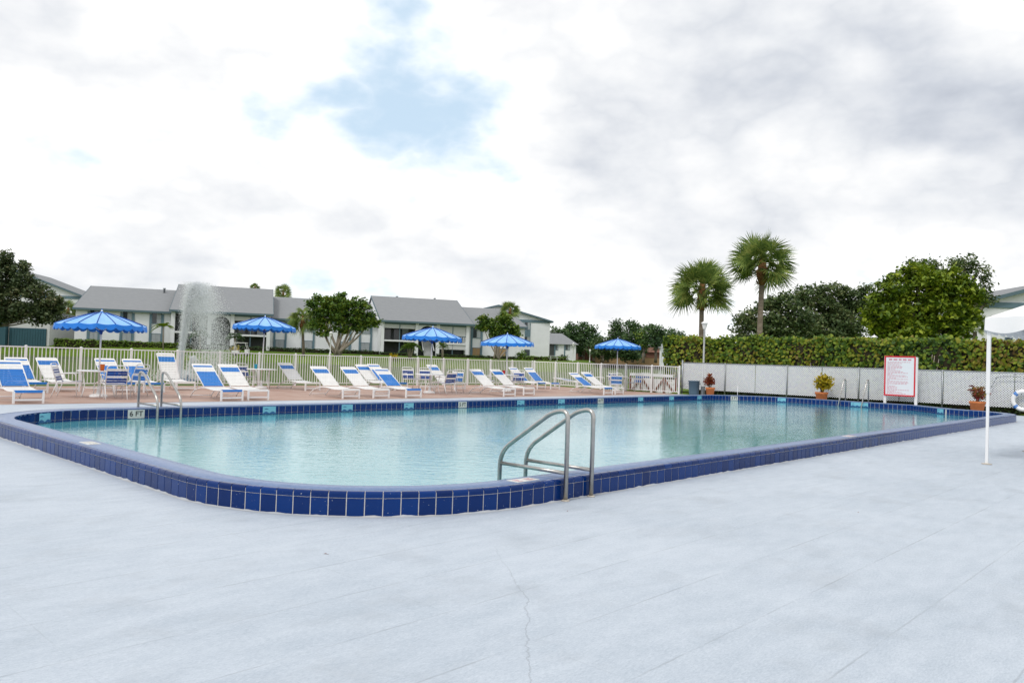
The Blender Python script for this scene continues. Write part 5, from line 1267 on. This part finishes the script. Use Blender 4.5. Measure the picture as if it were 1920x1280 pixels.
# gable-fronted block behind the second building
def gable_front(name, x0, Y, th, xl, xr, xp, ye, yp, yb, label, depth=22, band=True, over=0.6, wm='stucco', xe=None):
    """gable facing the lake: wall from xl to xr, peak at xp"""
    G = Frame(x0, Y, th); t = G.root(name, label=label, cat='building'); al, ar, ap = G.a(xl), G.a(xr), G.a(xp); zE_ = G.z(xr, ye); zP = G.z(xp, yp); zB = G.z(xr, yb) - 0.3
    b = MB(); vs9 = [(al, 0, zB), (ar, 0, zB), (ar, 0, zE_), (ap, 0, zP - 0.2), (al, 0, zE_)]; vs9 += [(x, depth, z) for x, y, z in vs9]
    b.add(vs9, [(0, 1, 2, 3, 4), (9, 8, 7, 6, 5), (1, 6, 7, 2), (0, 4, 9, 5)]); b.build('wall', M[wm], t)
    k = (zP - zE_) / (ar - ap) if ar > ap else 0.3; kl = (zP - zE_) / (ap - al)
    for s, (ae, kk) in (('r', (ar + over, k)), ('l', (al - over, kl))):
        ze2 = zE_ - kk*over; b = MB()
        b.add([(ap, -over, zP), (ae, -over, ze2), (ae, depth, ze2), (ap, depth, zP), (ap, -over, zP - 0.3), (ae, -over, ze2 - 0.3), (ae, depth, ze2 - 0.3), (ap, depth, zP - 0.3)], [(0, 1, 2, 3), (7, 6, 5, 4), (0, 4, 5, 1), (1, 5, 6, 2), (2, 6, 7, 3)])
        o = b.build('roof', M['roof'], t)
        b = MB(); b.add([(ap, -over - .05, zP - 0.32), (ae, -over - .05, ze2 - 0.32), (ae, -over - .05, ze2 + 0.04), (ap, -over - .05, zP + 0.04)], [(0, 1, 2, 3)]); b.build('rake_board', M['roof_d'], o)
    if band: bx('pediment_band', M['trim'], t, al, ar, -0.12, -0.005, zE_ - 0.55, zE_)
    return G, t
G, t = gable_front('apartment_building', 985, 165, 10, 835, 1031, 933, 601, 571.5, 668, 'tall white gable-ended block half hidden behind the grey roofs, right of the small palm')
a0, a1 = G.a(983), G.a(994.5)
for (y0, y1, m0, m1) in ((603, 618, 'glass', 'blind'), (631, 643, 'glass', 'blind'), (655, 667, 'glass', 'glass')): window(t, a0, a1, -0.06, G.z(988, y1), G.z(988, y0), m0=m0, m1=m1)
bx('spandrel', M['trim'], t, a0, a1, -0.1, -0.005, G.z(988, 630.5), G.z(988, 618.5))
# small grey-roofed house right of it
G = Frame(1058, 190, 6); t = G.root('small_house', label='small white house with hipped grey roof right of the tall gable block', cat='house')
a0, a1 = G.a(1030), G.a(1081); zE_, zB, zR = G.z(1058, 645.5), G.z(1058, 671), G.z(1045, 625, 5)
bx('wall', M['stucco'], t, a0, a1, 0, 9, zB - 0.6, zE_)
b = MB(); o_ = 0.6; b.add([(a0 - o_, -o_, zE_), (a1 + o_, -o_, zE_), (a1 + o_, 9 + o_, zE_), (a0 - o_, 9 + o_, zE_), (a0, 4.5, zR), (a1 - 2.8, 4.5, zR)], [(0, 1, 5, 4), (1, 2, 5), (2, 3, 4, 5), (3, 0, 4), (0, 3, 2, 1)]); b.build('roof', M['roof'], t)
for (x0, x1) in ((1042.5, 1047.5), (1061, 1069.5)): window(t, G.a(x0), G.a(x1), -0.06, G.z(x0, 656), G.z(x0, 646.5)); bx('pilaster', M['trim'], t, G.a(x0) - 0.3, G.a(x0) - 0.02, -0.1, -0.004, zB, zE_ - 0.1)
bx('porch', M['screen'], t, G.a(1031), G.a(1040), -0.12, -0.004, zB, zE_ - 0.1)
# low brown brick house and tan garden wall behind the far trees
G = Frame(1110, 225, 3); t = G.root('brick_house', label='low brown brick house partly hidden by trees, right of the small white house', cat='house')
a0, a1 = G.a(1086), G.a(1262); zB, zE_, zR = G.z(1120, 676), G.z(1120, 657), G.z(1120, 647, 5)
bx('wall', M['brick'], t, a0, a1, 0, 9, zB - 0.8, zE_)
b = MB(); b.add([(a0 - .6, -.6, zE_), (a1 + .6, -.6, zE_), (a1 + .6, 9.6, zE_), (a0 - .6, 9.6, zE_), (a0 + 3, 4.5, zR), (a1 - 3, 4.5, zR)], [(0, 1, 5, 4), (1, 2, 5), (2, 3, 4, 5), (3, 0, 4), (0, 3, 2, 1)]); b.build('roof', M['brick'], t)
for (x0, x1) in ((1088, 1096), (1200, 1211)): window(t, G.a(x0), G.a(x1), -0.06, G.z(x0, 668), G.z(x0, 658))
bx('chimney', M['brick'], t, G.a(1211), G.a(1216), 2, 3.2, zE_, zR + 1.2)
t = G.root('garden_wall', label='long low tan garden wall in front of the brick house', cat='wall')
bx('panel', M['tan'], t, a0 + 4, a1 + 3, -6.0, -5.7, zB - 0.8, G.z(1150, 668.5, -6)); bx('coping', M['brick'], t, a0 + 4, a1 + 3, -6.05, -5.65, G.z(1150, 668.5, -6), G.z(1150, 667.6, -6))
# white two-storey house at the left end of the tall hedge
G = Frame(1245, 185, -14); t = G.root('white_house', label='white two-storey house peeping out left of the tall hedge', cat='house')
a0, a1 = G.a(1238), G.a(1285); zB, zE_, zR = G.z(1245, 679), G.z(1245, 652), G.z(1257, 641, 5)
bx('wall', M['stucco'], t, a0, a1, 0, 10, zB - 0.8, zE_)
b = MB(); b.add([(a0 - .5, -.5, zE_), (a1 + .5, -.5, zE_), (a1 + .5, 10.5, zE_), (a0 - .5, 10.5, zE_), (a0 + 3.2, 5, zR), (a1 - 1, 5, zR)], [(0, 1, 5, 4), (1, 2, 5), (2, 3, 4, 5), (3, 0, 4), (0, 3, 2, 1)]); b.build('roof', M['roof'], t)
for x0 in (1244.5, 1259.5):
    for (y0, y1) in ((653.5, 662.5), (670.5, 678)): window(t, G.a(x0), G.a(x0 + 5.2), -0.06, G.z(x0, y1), G.z(x0, y0), split=False)
    bx('pilaster', M['trim'], t, G.a(x0 + 5.4), G.a(x0 + 5.4) + 0.25, -0.1, -0.004, zB, zE_ - 0.1)
# right-hand building above the hedge
G, t = gable_front('apartment_building', 1880, 78, -6, 1826, 2180, 2003, 574, 521, 650, 'large white gable-ended building above the hedge at the right edge')
window(t, G.a(1908), G.a(1930), -0.06, G.z(1910, 590), G.z(1910, 577), m0='blind', m1='glass')
for x0 in (1884, 1915): window(t, G.a(x0), G.a(x0 + 14), -0.06, G.z(x0, 652), G.z(x0, 632), m0='glass', m1='glass')
# left: gable block behind the oak and the teal-doored wing
G, t = gable_front('apartment_building', 100, 150, 12, -140, 158, 10, 556, 500, 640, 'pale gable-ended block behind the dark oak at the left')
for (y0, y1) in ((573, 590), (612, 640)): window(t, G.a(88), G.a(106), -0.06, G.z(95, y1), G.z(95, y0), m0='glass', m1='glass')
bx('balcony', M['teal'], t, G.a(86), G.a(108), -1.2, -0.005, G.z(95, 624), G.z(95, 608))
G = Frame(50, 118, 10); t = G.root('garage_wing', label='low white wing with a wide teal garage door under the oak', cat='garage')
zB, zE_ = G.z(50, 646), G.z(50, 588); a0, a1 = G.a(16), G.a(93)
bx('wall', M['stucco2'], t, a0, a1, 0, 10, zB - 0.8, zE_); bx('roof', M['roof'], t, a0 - .4, a1 + .4, -.4, 10.4, zE_, zE_ + 0.3)
z1_ = G.z(50, 615); n = 14
d_ = bx('garage_door', M['teal'], t, G.a(18), G.a(87.5), -0.12, -0.01, zB - 0.5, z1_)
for k in range(n): bx('door_panel', M['teal'], d_, G.a(18) + (G.a(87.5) - G.a(18))*(k + .08)/n, G.a(18) + (G.a(87.5) - G.a(18))*(k + .92)/n, -0.17, -0.122, zB - 0.4, z1_ - 0.15)
bx('side_porch', M['teal'], t, G.a(-40), G.a(15), -0.8, 6, zB - 0.8, G.z(10, 606)); bx('side_porch_upper', M['screen'], t, G.a(-40), G.a(15), 0.4, 6, G.z(10, 606), zE_)

# ------------------------------------------------------------------ hedges on the far bank
def lawn_z(p): return ground_z(p.x, p.y)
def far_hedge(x0, x1, b0, yt, yb, m, label, F_=F, leaf=0.16, dens=26, w=1.3):
    A, B = F_.O + F_.n*b0 + F_.e*F_.a(x0, b0), F_.O + F_.n*b0 + F_.e*F_.a(x1, b0); xm = (x0 + x1)/2
    box_hedge('clipped_hedge', A, B, w, F_.z(xm, yb, b0) - 0.4, F_.z(xm, yt, b0), leaf, L[m], label, dens=dens, wob=0.10, group='clipped hedges before the apartments')
far_hedge(104, 238, -3.2, 637, 648.5, 'boxhedge', 'bright green clipped hedge in front of the wing with window bays, left half', dens=40)
far_hedge(238, 335, -3.2, 641.5, 652.5, 'boxhedge', 'bright green clipped hedge left of the tall fountain, below the young palm', dens=40)
far_hedge(338, 500, -4.6, 648, 658, 'darkhedge', 'dark clipped hedge in front of the first arched porch')
far_hedge(503, 712, -1.6, 654.5, 664, 'darkhedge', 'dark clipped hedge behind the wide multi-stemmed tree')
far_hedge(714, 782, -5.2, 661.5, 669, 'darkhedge', 'dark clipped hedge below the dark screened porch')
far_hedge(820, 985, -4.6, 666.5, 674, 'darkhedge', 'dark clipped hedge behind the small round-topped tree')
far_hedge(985, 1062, -5, 668.5, 676, 'boxhedge', 'clipped hedge in front of the tall gable block')
def bush(x, y, rx, ry, Y, m, label, leaf=0.15, per=26):
    p = at(x, y + ry, Y); base = Vector((p.x, p.y, p.z)); k = Y/FPX
    t = empty('bush', base, 0, label=label, cat='bush'); bl = [(0, 0, ry*k, rx*k, rx*k, ry*k), (rx*k*.4, 0, ry*k*.8, rx*k*.7, rx*k*.7, ry*k*.8)]
    b = MB()
    for q in range(6): a = q*1.05; b.tube([(0, 0, -0.2), (rx*k*.35*math.cos(a), rx*k*.35*math.sin(a), ry*k), (rx*k*.6*math.cos(a), rx*k*.6*math.sin(a), ry*k*1.5)], [0.05, 0.03, 0.01], 5)
    b.build('twigs_or_shade', M['bark'], t); link('leaves', quads_mesh('leaves', leaf_quads(crown_points(bl, per, 0.2, 18), leaf)), L[m], t)
bush(975, 665, 9, 9, 128, 'ficus', 'rounded green bush right of the small round-topped tree')
bush(1055, 672, 10, 6, 150, 'darkhedge', 'dark bush before the small grey-roofed house')
bush(738, 667, 6, 4, 117, 'croton_yel', 'orange-yellow flowering shrub below the dark screened porch', per=40)
bush(438, 655, 7, 6, 112, 'croton_yel', 'yellowish shrub beside the golf cart under the arch', per=30)

# ------------------------------------------------------------------ trees
def ptree(name, bx_, by_, Y, spec, m, leaf, label, **k):
    p = at(bx_, by_, Y); base = Vector((p.x, p.y, p.z)); return tree(name, base, pblobs(base, Y, spec), L[m], leaf, label, **k)
ptree('oak_tree', -70, 646, 90, [(-10, 520, 40, 26), (42, 528, 28, 18), (66, 548, 26, 16), (8, 556, 34, 20), (92, 562, 22, 16), (34, 502, 20, 12), (-40, 555, 50, 45), (14, 480, 14, 9), (2, 496, 22, 10), (58, 578, 36, 13), (20, 588, 34, 12), (-14, 592, 40, 14), (92, 588, 22, 12), (112, 574, 10, 8), (108, 598, 12, 6), (75, 600, 18, 6)],
      'oak', 0.19, 'large dark oak overhanging the garage at the left edge', per=20, clump=0.30, leaf_per=36, trunk_r=0.2)
ptree('wide_tree', 634, 664, 98, [(598, 572, 22, 17), (632, 570, 26, 16), (668, 577, 24, 17), (615, 590, 24, 14), (650, 594, 28, 15), (688, 597, 18, 13), (702, 604, 9, 8), (594, 606, 14, 11), (672, 611, 18, 11), (606, 620, 14, 10), (644, 556, 7, 5), (676, 566, 7, 8), (640, 615, 14, 9)],
      'ficus', 0.20, 'wide multi-stemmed tree with glossy leaves in the middle of the far bank', per=22, clump=0.24, leaf_per=36, trunk_r=0.30, stems=6, bark='bark_light')
ptree('round_tree', 931, 673, 112, [(912, 601, 15, 9), (943, 597, 14, 10), (926, 611, 26, 9), (958, 618, 15, 10), (903, 612, 10, 8), (968, 627, 9, 6), (935, 624, 22, 8), (950, 606, 12, 8)],
      'ficus', 0.20, 'small round-topped tree behind the fourth umbrella', per=26, clump=0.22, leaf_per=32, trunk_r=0.24, stems=5, bark='bark_light')
FT = [(1048, 676, 215, [(1045, 624, 13, 12), (1055, 634, 14, 16), (1040, 640, 12, 14)], 'far', 'dark tree just right of the tall gable block'),
      (1074, 676, 218, [(1072, 618, 12, 12), (1066, 634, 14, 16), (1080, 642, 14, 20)], 'far', 'dark tree above the small grey-roofed house'),
      (1094, 676, 222, [(1092, 615, 13, 11), (1097, 632, 14, 16), (1088, 645, 16, 18)], 'far', 'tall dark tree right of the small grey-roofed house'),
      (1113, 676, 216, [(1113, 618, 9, 8), (1116, 638, 12, 14), (1110, 652, 14, 14)], 'far', 'slender tree with a separate round top left of the last umbrella'),
      (1130, 677, 205, [(1128, 646, 14, 15), (1120, 655, 10, 14), (1137, 652, 10, 14)], 'pale', 'pale green tree directly left of the last umbrella'),
      (1158, 677, 222, [(1157, 606, 8, 9), (1155, 620, 12, 12), (1160, 634, 18, 16), (1150, 648, 18, 18), (1170, 652, 18, 18)], 'far', 'tallest pointed dark tree behind the last umbrella'),
      (1186, 677, 215, [(1184, 610, 12, 9), (1193, 620, 14, 12), (1186, 636, 20, 16), (1195, 652, 18, 18)], 'far', 'broad dark tree right of the pointed one'),
      (1206, 678, 200, [(1206, 632, 9, 16), (1213, 640, 9, 16)], 'ficus', 'lighter green narrow tree before the tan wall'),
      (1229, 678, 198, [(1224, 617, 13, 8), (1236, 625, 13, 11), (1222, 636, 16, 14), (1240, 640, 14, 12)], 'far', 'spreading tree with bare lower trunk beside the white house'),
      (1262, 679, 235, [(1258, 627, 12, 9), (1270, 634, 14, 12), (1252, 640, 12, 10)], 'far', 'dark tree behind the white house at the hedge end')]
for (bx_, by_, Y, spec, m, lab) in FT: ptree('far_tree', bx_, by_, Y, spec, m, 0.34, lab, per=9, clump=0.62, leaf_per=22, trunk_r=0.35, group='trees on the far bank')
for (bx_, spec, lab) in ((1140, [(1140, 660, 16, 12), (1128, 664, 12, 10)], 'low dark undergrowth tree below the last umbrella'), (1172, [(1172, 660, 20, 13), (1188, 664, 12, 10)], 'low dark undergrowth tree right of the last umbrella')):
    ptree('far_tree', bx_, 677, 208, spec, 'far', 0.34, lab, per=10, clump=0.6, leaf_per=22, trunk_r=0.25, group='trees on the far bank')
ptree('oak_tree', 1445, 700, 74, [(1402, 602, 24, 22), (1440, 588, 30, 26), (1470, 570, 30, 22), (1415, 625, 40, 20), (1460, 615, 45, 30), (1500, 600, 30, 34)], 'dark', 0.17, 'dark feathery oak behind the taller palm', per=20, clump=0.30, leaf_per=38, trunk_r=0.4)
ptree('oak_tree', 1560, 700, 78, [(1515, 556, 30, 20), (1560, 548, 34, 17), (1600, 560, 30, 24), (1535, 585, 42, 30), (1585, 595, 44, 34), (1555, 620, 70, 24), (1622, 545, 16, 14), (1640, 580, 24, 30)], 'dark', 0.17, 'broad dark oak between the taller palm and the bright green tree', per=20, clump=0.30, leaf_per=38, trunk_r=0.45)
ptree('bright_tree', 1730, 700, 56, [(1672, 545, 36, 30), (1718, 522, 42, 22), (1768, 527, 40, 25), (1802, 555, 34, 32), (1655, 590, 36, 34), (1708, 580, 46, 38), (1762, 585, 48, 40), (1690, 620, 60, 22), (1765, 622, 56, 24), (1812, 590, 26, 24)],
      'bright', 0.17, 'large bright yellow-green tree above the hedge behind the notice board', per=24, clump=0.24, leaf_per=52, trunk_r=0.35)
ptree('oak_tree', 1800, 700, 70, [(1735, 496, 34, 13), (1810, 488, 22, 15), (1834, 510, 22, 18), (1850, 535, 15, 14), (1860, 558, 10, 8), (1780, 505, 30, 18), (1838, 560, 16, 20)], 'dark', 0.15, 'dark thin-leaved oak rising behind the bright green tree', per=18, clump=0.26, leaf_per=30, trunk_r=0.35)
# palms
c = at(1317, 527, 44); g = at(1314, 690, 44); fan_palm('cabbage_palm', (g.x, g.y, 0), c, 1.8, 'shorter cabbage palm behind the lantern lamp post', trunk_r=0.135, group='two cabbage palms above the hedge')
c = at(1430, 480, 45); g = at(1420, 690, 45); fan_palm('cabbage_palm', (g.x, g.y, 0), c, 1.85, 'taller cabbage palm with clean grey trunk above the hedge', trunk_r=0.155, group='two cabbage palms above the hedge')
def far_palm(x, y, rad_px, Y, by, label, **k):
    c = at(x, y, Y); g = at(x + 1, by, Y); fan_palm('far_palm', (g.x, g.y, g.z), c, rad_px*Y/FPX, label, trunk_r=0.16, fronds=24, **k)
far_palm(568, 592, 31, 101, 662, 'shaggy cabbage palm standing against the left side of the wide tree', droop=0.35)
far_palm(531, 545, 18, 165, 660, 'palm top showing over the roofs left of the wide tree')
far_palm(957, 577, 21, 150, 668, 'palm top over the grey roof behind the small round-topped tree', droop=0.1)
far_palm(367, 534, 9, 170, 650, 'tiny palm top behind the roof above the tall fountain')
far_palm(478, 537, 10, 172, 650, 'tiny palm top at the right end of the fountain roof')
far_palm(128, 577, 22, 128, 648, 'dark palm between the oak and the wing with window bays', droop=0.2)
far_palm(1828, 606, 22, 62, 690, 'small fan palm right of the bright green tree by the white building', boots=False)
def fpalm(x, yt, yb, Y, rad_px, label, **k):
    c = at(x, yt, Y); g = at(x + 1, yb, Y); feather_palm('young_palm', g, c, label, rad=rad_px*Y/FPX, **k)
fpalm(306, 611, 655, 113, 24, 'young feathery palm on the lawn left of the tall fountain', m='bright')
fpalm(375, 625, 656, 115, 22, 'dark feathery palm seen through the fountain spray', m='far', stems=2)
fpalm(441, 628, 658, 115, 20, 'dark feathery palm beside the second umbrella', m='far', stems=2)
fpalm(768, 645, 670, 118, 19, 'bushy green palm in front of the dark screened porch', m='ficus', stems=4, n=12)
fpalm(829, 645, 672, 118, 14, 'slim palm with two pale trunks right of the arched stairway', m='ficus', stems=2)

# ------------------------------------------------------------------ lawn furniture on the far bank
q = at(619, 664, 92); lamp((q.x, q.y, q.z), at(619, 622, 92).z - q.z, 'thin white lamp post in front of the wide multi-stemmed tree', r=0.07, head=0.34)
q = at(1105.5, 679, 150); lamp((q.x, q.y, q.z), at(1105.5, 655, 150).z - q.z, 'small white lamp post on the far lawn left of the last umbrella', r=0.07, head=0.34)
q = at(1074, 679, 140); lamp((q.x, q.y, q.z), at(1076, 643, 140).z - q.z, 'small white lamp post before the small grey-roofed house', r=0.07, head=0.34)
# golf cart
q = at(452, 667, 110); t = empty('golf_cart', q, R(8), label='white golf cart parked on the far lawn under the second umbrella', cat='golf cart')
b = MB(); b.box((-1.15, -0.55, 0.28), (1.0, 0.55, 0.45)); b.box((0.55, -0.5, 0.45), (1.05, 0.5, 0.95)); b.box((-1.2, -0.55, 0.45), (-0.35, 0.55, 0.72)); b.build('body', M['white_paint'], t)
b = MB(); b.box((-0.75, -0.5, 0.72), (-0.25, 0.5, 0.84)); b.box((-0.85, -0.5, 0.84), (-0.72, 0.5, 1.25)); b.build('seat', M['seat_beige'], t)
b = MB(); b.box((-1.0, -0.6, 1.80), (0.75, 0.6, 1.88)); b.build('roof', M['white_paint'], t)
for (x0, x1, y) in ((-0.9, -0.85, -.52), (-0.9, -0.85, .52), (0.95, 0.6, -.52), (0.95, 0.6, .52)):
    b = MB(); b.tube([(x0, y, 0.7), (x1, y, 1.8)], 0.03, 6); b.build('roof_post', M['white_paint'], t)
for (x, y) in ((-0.8, -.5), (-0.8, .5), (0.75, -.5), (0.75, .5)):
    b = MB(); b.tube([(x, y - 0.09, 0.24), (x, y + 0.09, 0.24)], 0.24, 14); w_ = b.build('wheel', M['rubber'], t)
    b = MB(); b.tube([(x, y - 0.10, 0.24), (x, y + 0.10, 0.24)], 0.13, 10); b.build('hub', M['white_paint'], w_)
# picnic table
q = at(1038, 676, 120); t = empty('picnic_table', q, R(5), label='small pale picnic table on the lawn before the tall gable block', cat='picnic table')
b = MB(); b.box((-0.75, -0.35, 0.72), (0.75, 0.35, 0.77)); b.build('top', M['stucco2'], t)
for y in (-0.6, 0.6): b = MB(); b.box((-0.75, y - 0.13, 0.42), (0.75, y + 0.13, 0.46)); b.build('bench', M['stucco2'], t)
for x in (-0.5, 0.5):
    for s in (-1, 1): b = MB(); b.bar((x, s*0.55, 0), (x, s*0.12, 0.72), 0.07); b.build('leg', M['stucco2'], t)

# ------------------------------------------------------------------ fountains
def spray_mat():
    m = bpy.data.materials.new('spray'); m.use_nodes = True; t = m.node_tree; b = t.nodes['Principled BSDF']; out = t.nodes['Material Output']
    b.inputs['Base Color'].default_value = (0.86, 0.88, 0.90, 1); b.inputs['Roughness'].default_value = 0.25
    tl = t.nodes.new('ShaderNodeBsdfTranslucent'); tl.inputs[0].default_value = (0.86, 0.88, 0.90, 1)
    ms = t.nodes.new('ShaderNodeMixShader'); ms.inputs[0].default_value = 0.5; t.links.new(b.outputs[0], ms.inputs[1]); t.links.new(tl.outputs[0], ms.inputs[2])
    tr = t.nodes.new('ShaderNodeBsdfTransparent'); m2 = t.nodes.new('ShaderNodeMixShader'); m2.inputs[0].default_value = 0.12
    t.links.new(ms.outputs[0], m2.inputs[1]); t.links.new(tr.outputs[0], m2.inputs[2]); t.links.new(m2.outputs[0], out.inputs[0]); return m
M['spray'] = spray_mat()
def droplets(C, s): return leaf_quads(C, s, up=0, aspect=0.7, jitter=0.6)
def fountain(base, H, W, label, n=5200, drop=0.03, skew=0.10):
    """a nozzle float and water that shoots up, spreads and falls back outside itself"""
    t = empty('fountain', base, 0, label=label, cat='fountain')
    b = MB(); b.lathe([(0.45, -0.1), (0.5, 0.02), (0.42, 0.08), (0.12, 0.12), (0.08, 0.30), (0.0, 0.31)], n=16); b.build('float', M['bin'], t)
    r = np.random.rand; P = []; gr = 9.81; v0 = math.sqrt(2*gr*H); T = 2*v0/gr
    # rising jet and falling water: ballistic drops, the breeze carrying them along +x (W metres by landing)
    tt = r(n)**0.85 * T; vz = v0*(1 - 0.16*r(n)**2); wob = np.random.normal(size=(n, 2))*(0.035 + 0.26*(tt/T)**1.2)[:, None]*W*0.55
    z = vz*tt - 0.5*gr*tt**2; x = W*(0.50 + 0.5*r(n))*((tt/T)*0.45 + 0.55*(tt/T)**2); k_ = z > 0
    P.append(np.stack([x + wob[:, 0], wob[:, 1], z], -1)[k_])
    n2 = int(n*0.22); t2 = r(n2)*T*0.5; P.append(np.stack([W*0.75*((t2/T)*0.45 + 0.55*(t2/T)**2) + np.random.normal(size=n2)*0.05, np.random.normal(size=n2)*0.05, v0*t2 - 0.5*gr*t2**2], -1))
    n3 = int(n*0.12); P.append(np.stack([np.random.normal(size=n3)*W*0.20, np.random.normal(size=n3)*W*0.2, np.abs(np.random.normal(size=n3))*0.28], -1))
    P = np.concatenate(P); P += np.random.normal(size=P.shape)*0.03
    o = link('spray', quads_mesh('spray', droplets(P, drop)), M['spray'], t); o['kind'] = 'stuff'; return t
q = gp(335, 712, LAKE_Z); fountain(q, at(368, 530, q.y).z - LAKE_Z, 3.0, 'tall white fountain spraying from the lake left of the second umbrella', n=120000, drop=0.0150)
q = gp(352, 714, LAKE_Z); fountain(q, 1.3, 0.9, 'low splash of water at the left foot of the tall fountain', n=4500, drop=0.016)
q = gp(1238, 704, LAKE_Z); fountain(q, at(1239, 645, q.y).z - LAKE_Z, 0.9, 'thin distant fountain in front of the white house at the hedge end', n=5200, drop=0.028)

# ------------------------------------------------------------------ boardwalk beyond the short fence
P0, P1 = uv(33.3, on_u(1182, 33.3, 720)), uv(33.2, on_u(1268, 33.2, 720)); d = P1 - P0; Lb = d.length
t = empty('boardwalk_rail', P0, math.atan2(d.y, d.x), label='white boarded walkway side with reddish diagonal braces behind the short fence', cat='railing')
b = MB(); b.box((0, -0.05, 0.72), (Lb, 0.10, 0.86)); b.build('top_beam', M['white_paint'], t)
n = int(Lb/0.22)
for k in range(n): b = MB(); b.box((k*Lb/n + 0.008, 0.02, -0.25), ((k+1)*Lb/n - 0.008, 0.05, 0.62)); b.build('board', M['white_paint'], t)
for k in range(5):
    x = Lb*k/4; b = MB(); b.box((x - 0.05, -0.06, -0.3), (x + 0.05, 0.015, 0.72)); b.build('timber_post', M['rust'], t)
    if k < 4:
        x1 = Lb*(k+1)/4; b = MB(); b.bar((x + 0.05, -0.03, 0.6 if k % 2 else -0.1), (x1 - 0.05, -0.03, -0.1 if k % 2 else 0.6), 0.04, 0.09); b.build('brace', M['rust'], t)

# a few dry leaves on the deck
for (x, y, lab) in ((1064, 958, 'single dry brown leaf on the deck below the near ladder'), (610, 1038, 'tiny dark dry leaf on the open deck left of the crack'), (1609, 960, 'pale dry leaf on the open deck to the right')):
    q = gp(x, y); t = empty('fallen_leaf', q, random.uniform(0, 6), label=lab, cat='leaf'); t.scale = (0.55, 0.55, 0.55)
    b = MB(); b.add([(-0.03, 0, 0.004), (0, 0.011, 0.010), (0.032, 0, 0.005), (0, -0.011, 0.009), (0, 0, 0.006)], [(0, 4, 1), (4, 2, 1), (0, 3, 4), (4, 3, 2)]); b.build('blade', M['rust'], t)
    b = MB(); b.tube([(0.03, 0, 0.005), (0.05, 0.004, 0.004)], 0.0015, 4); b.build('stalk', M['rust'], t)
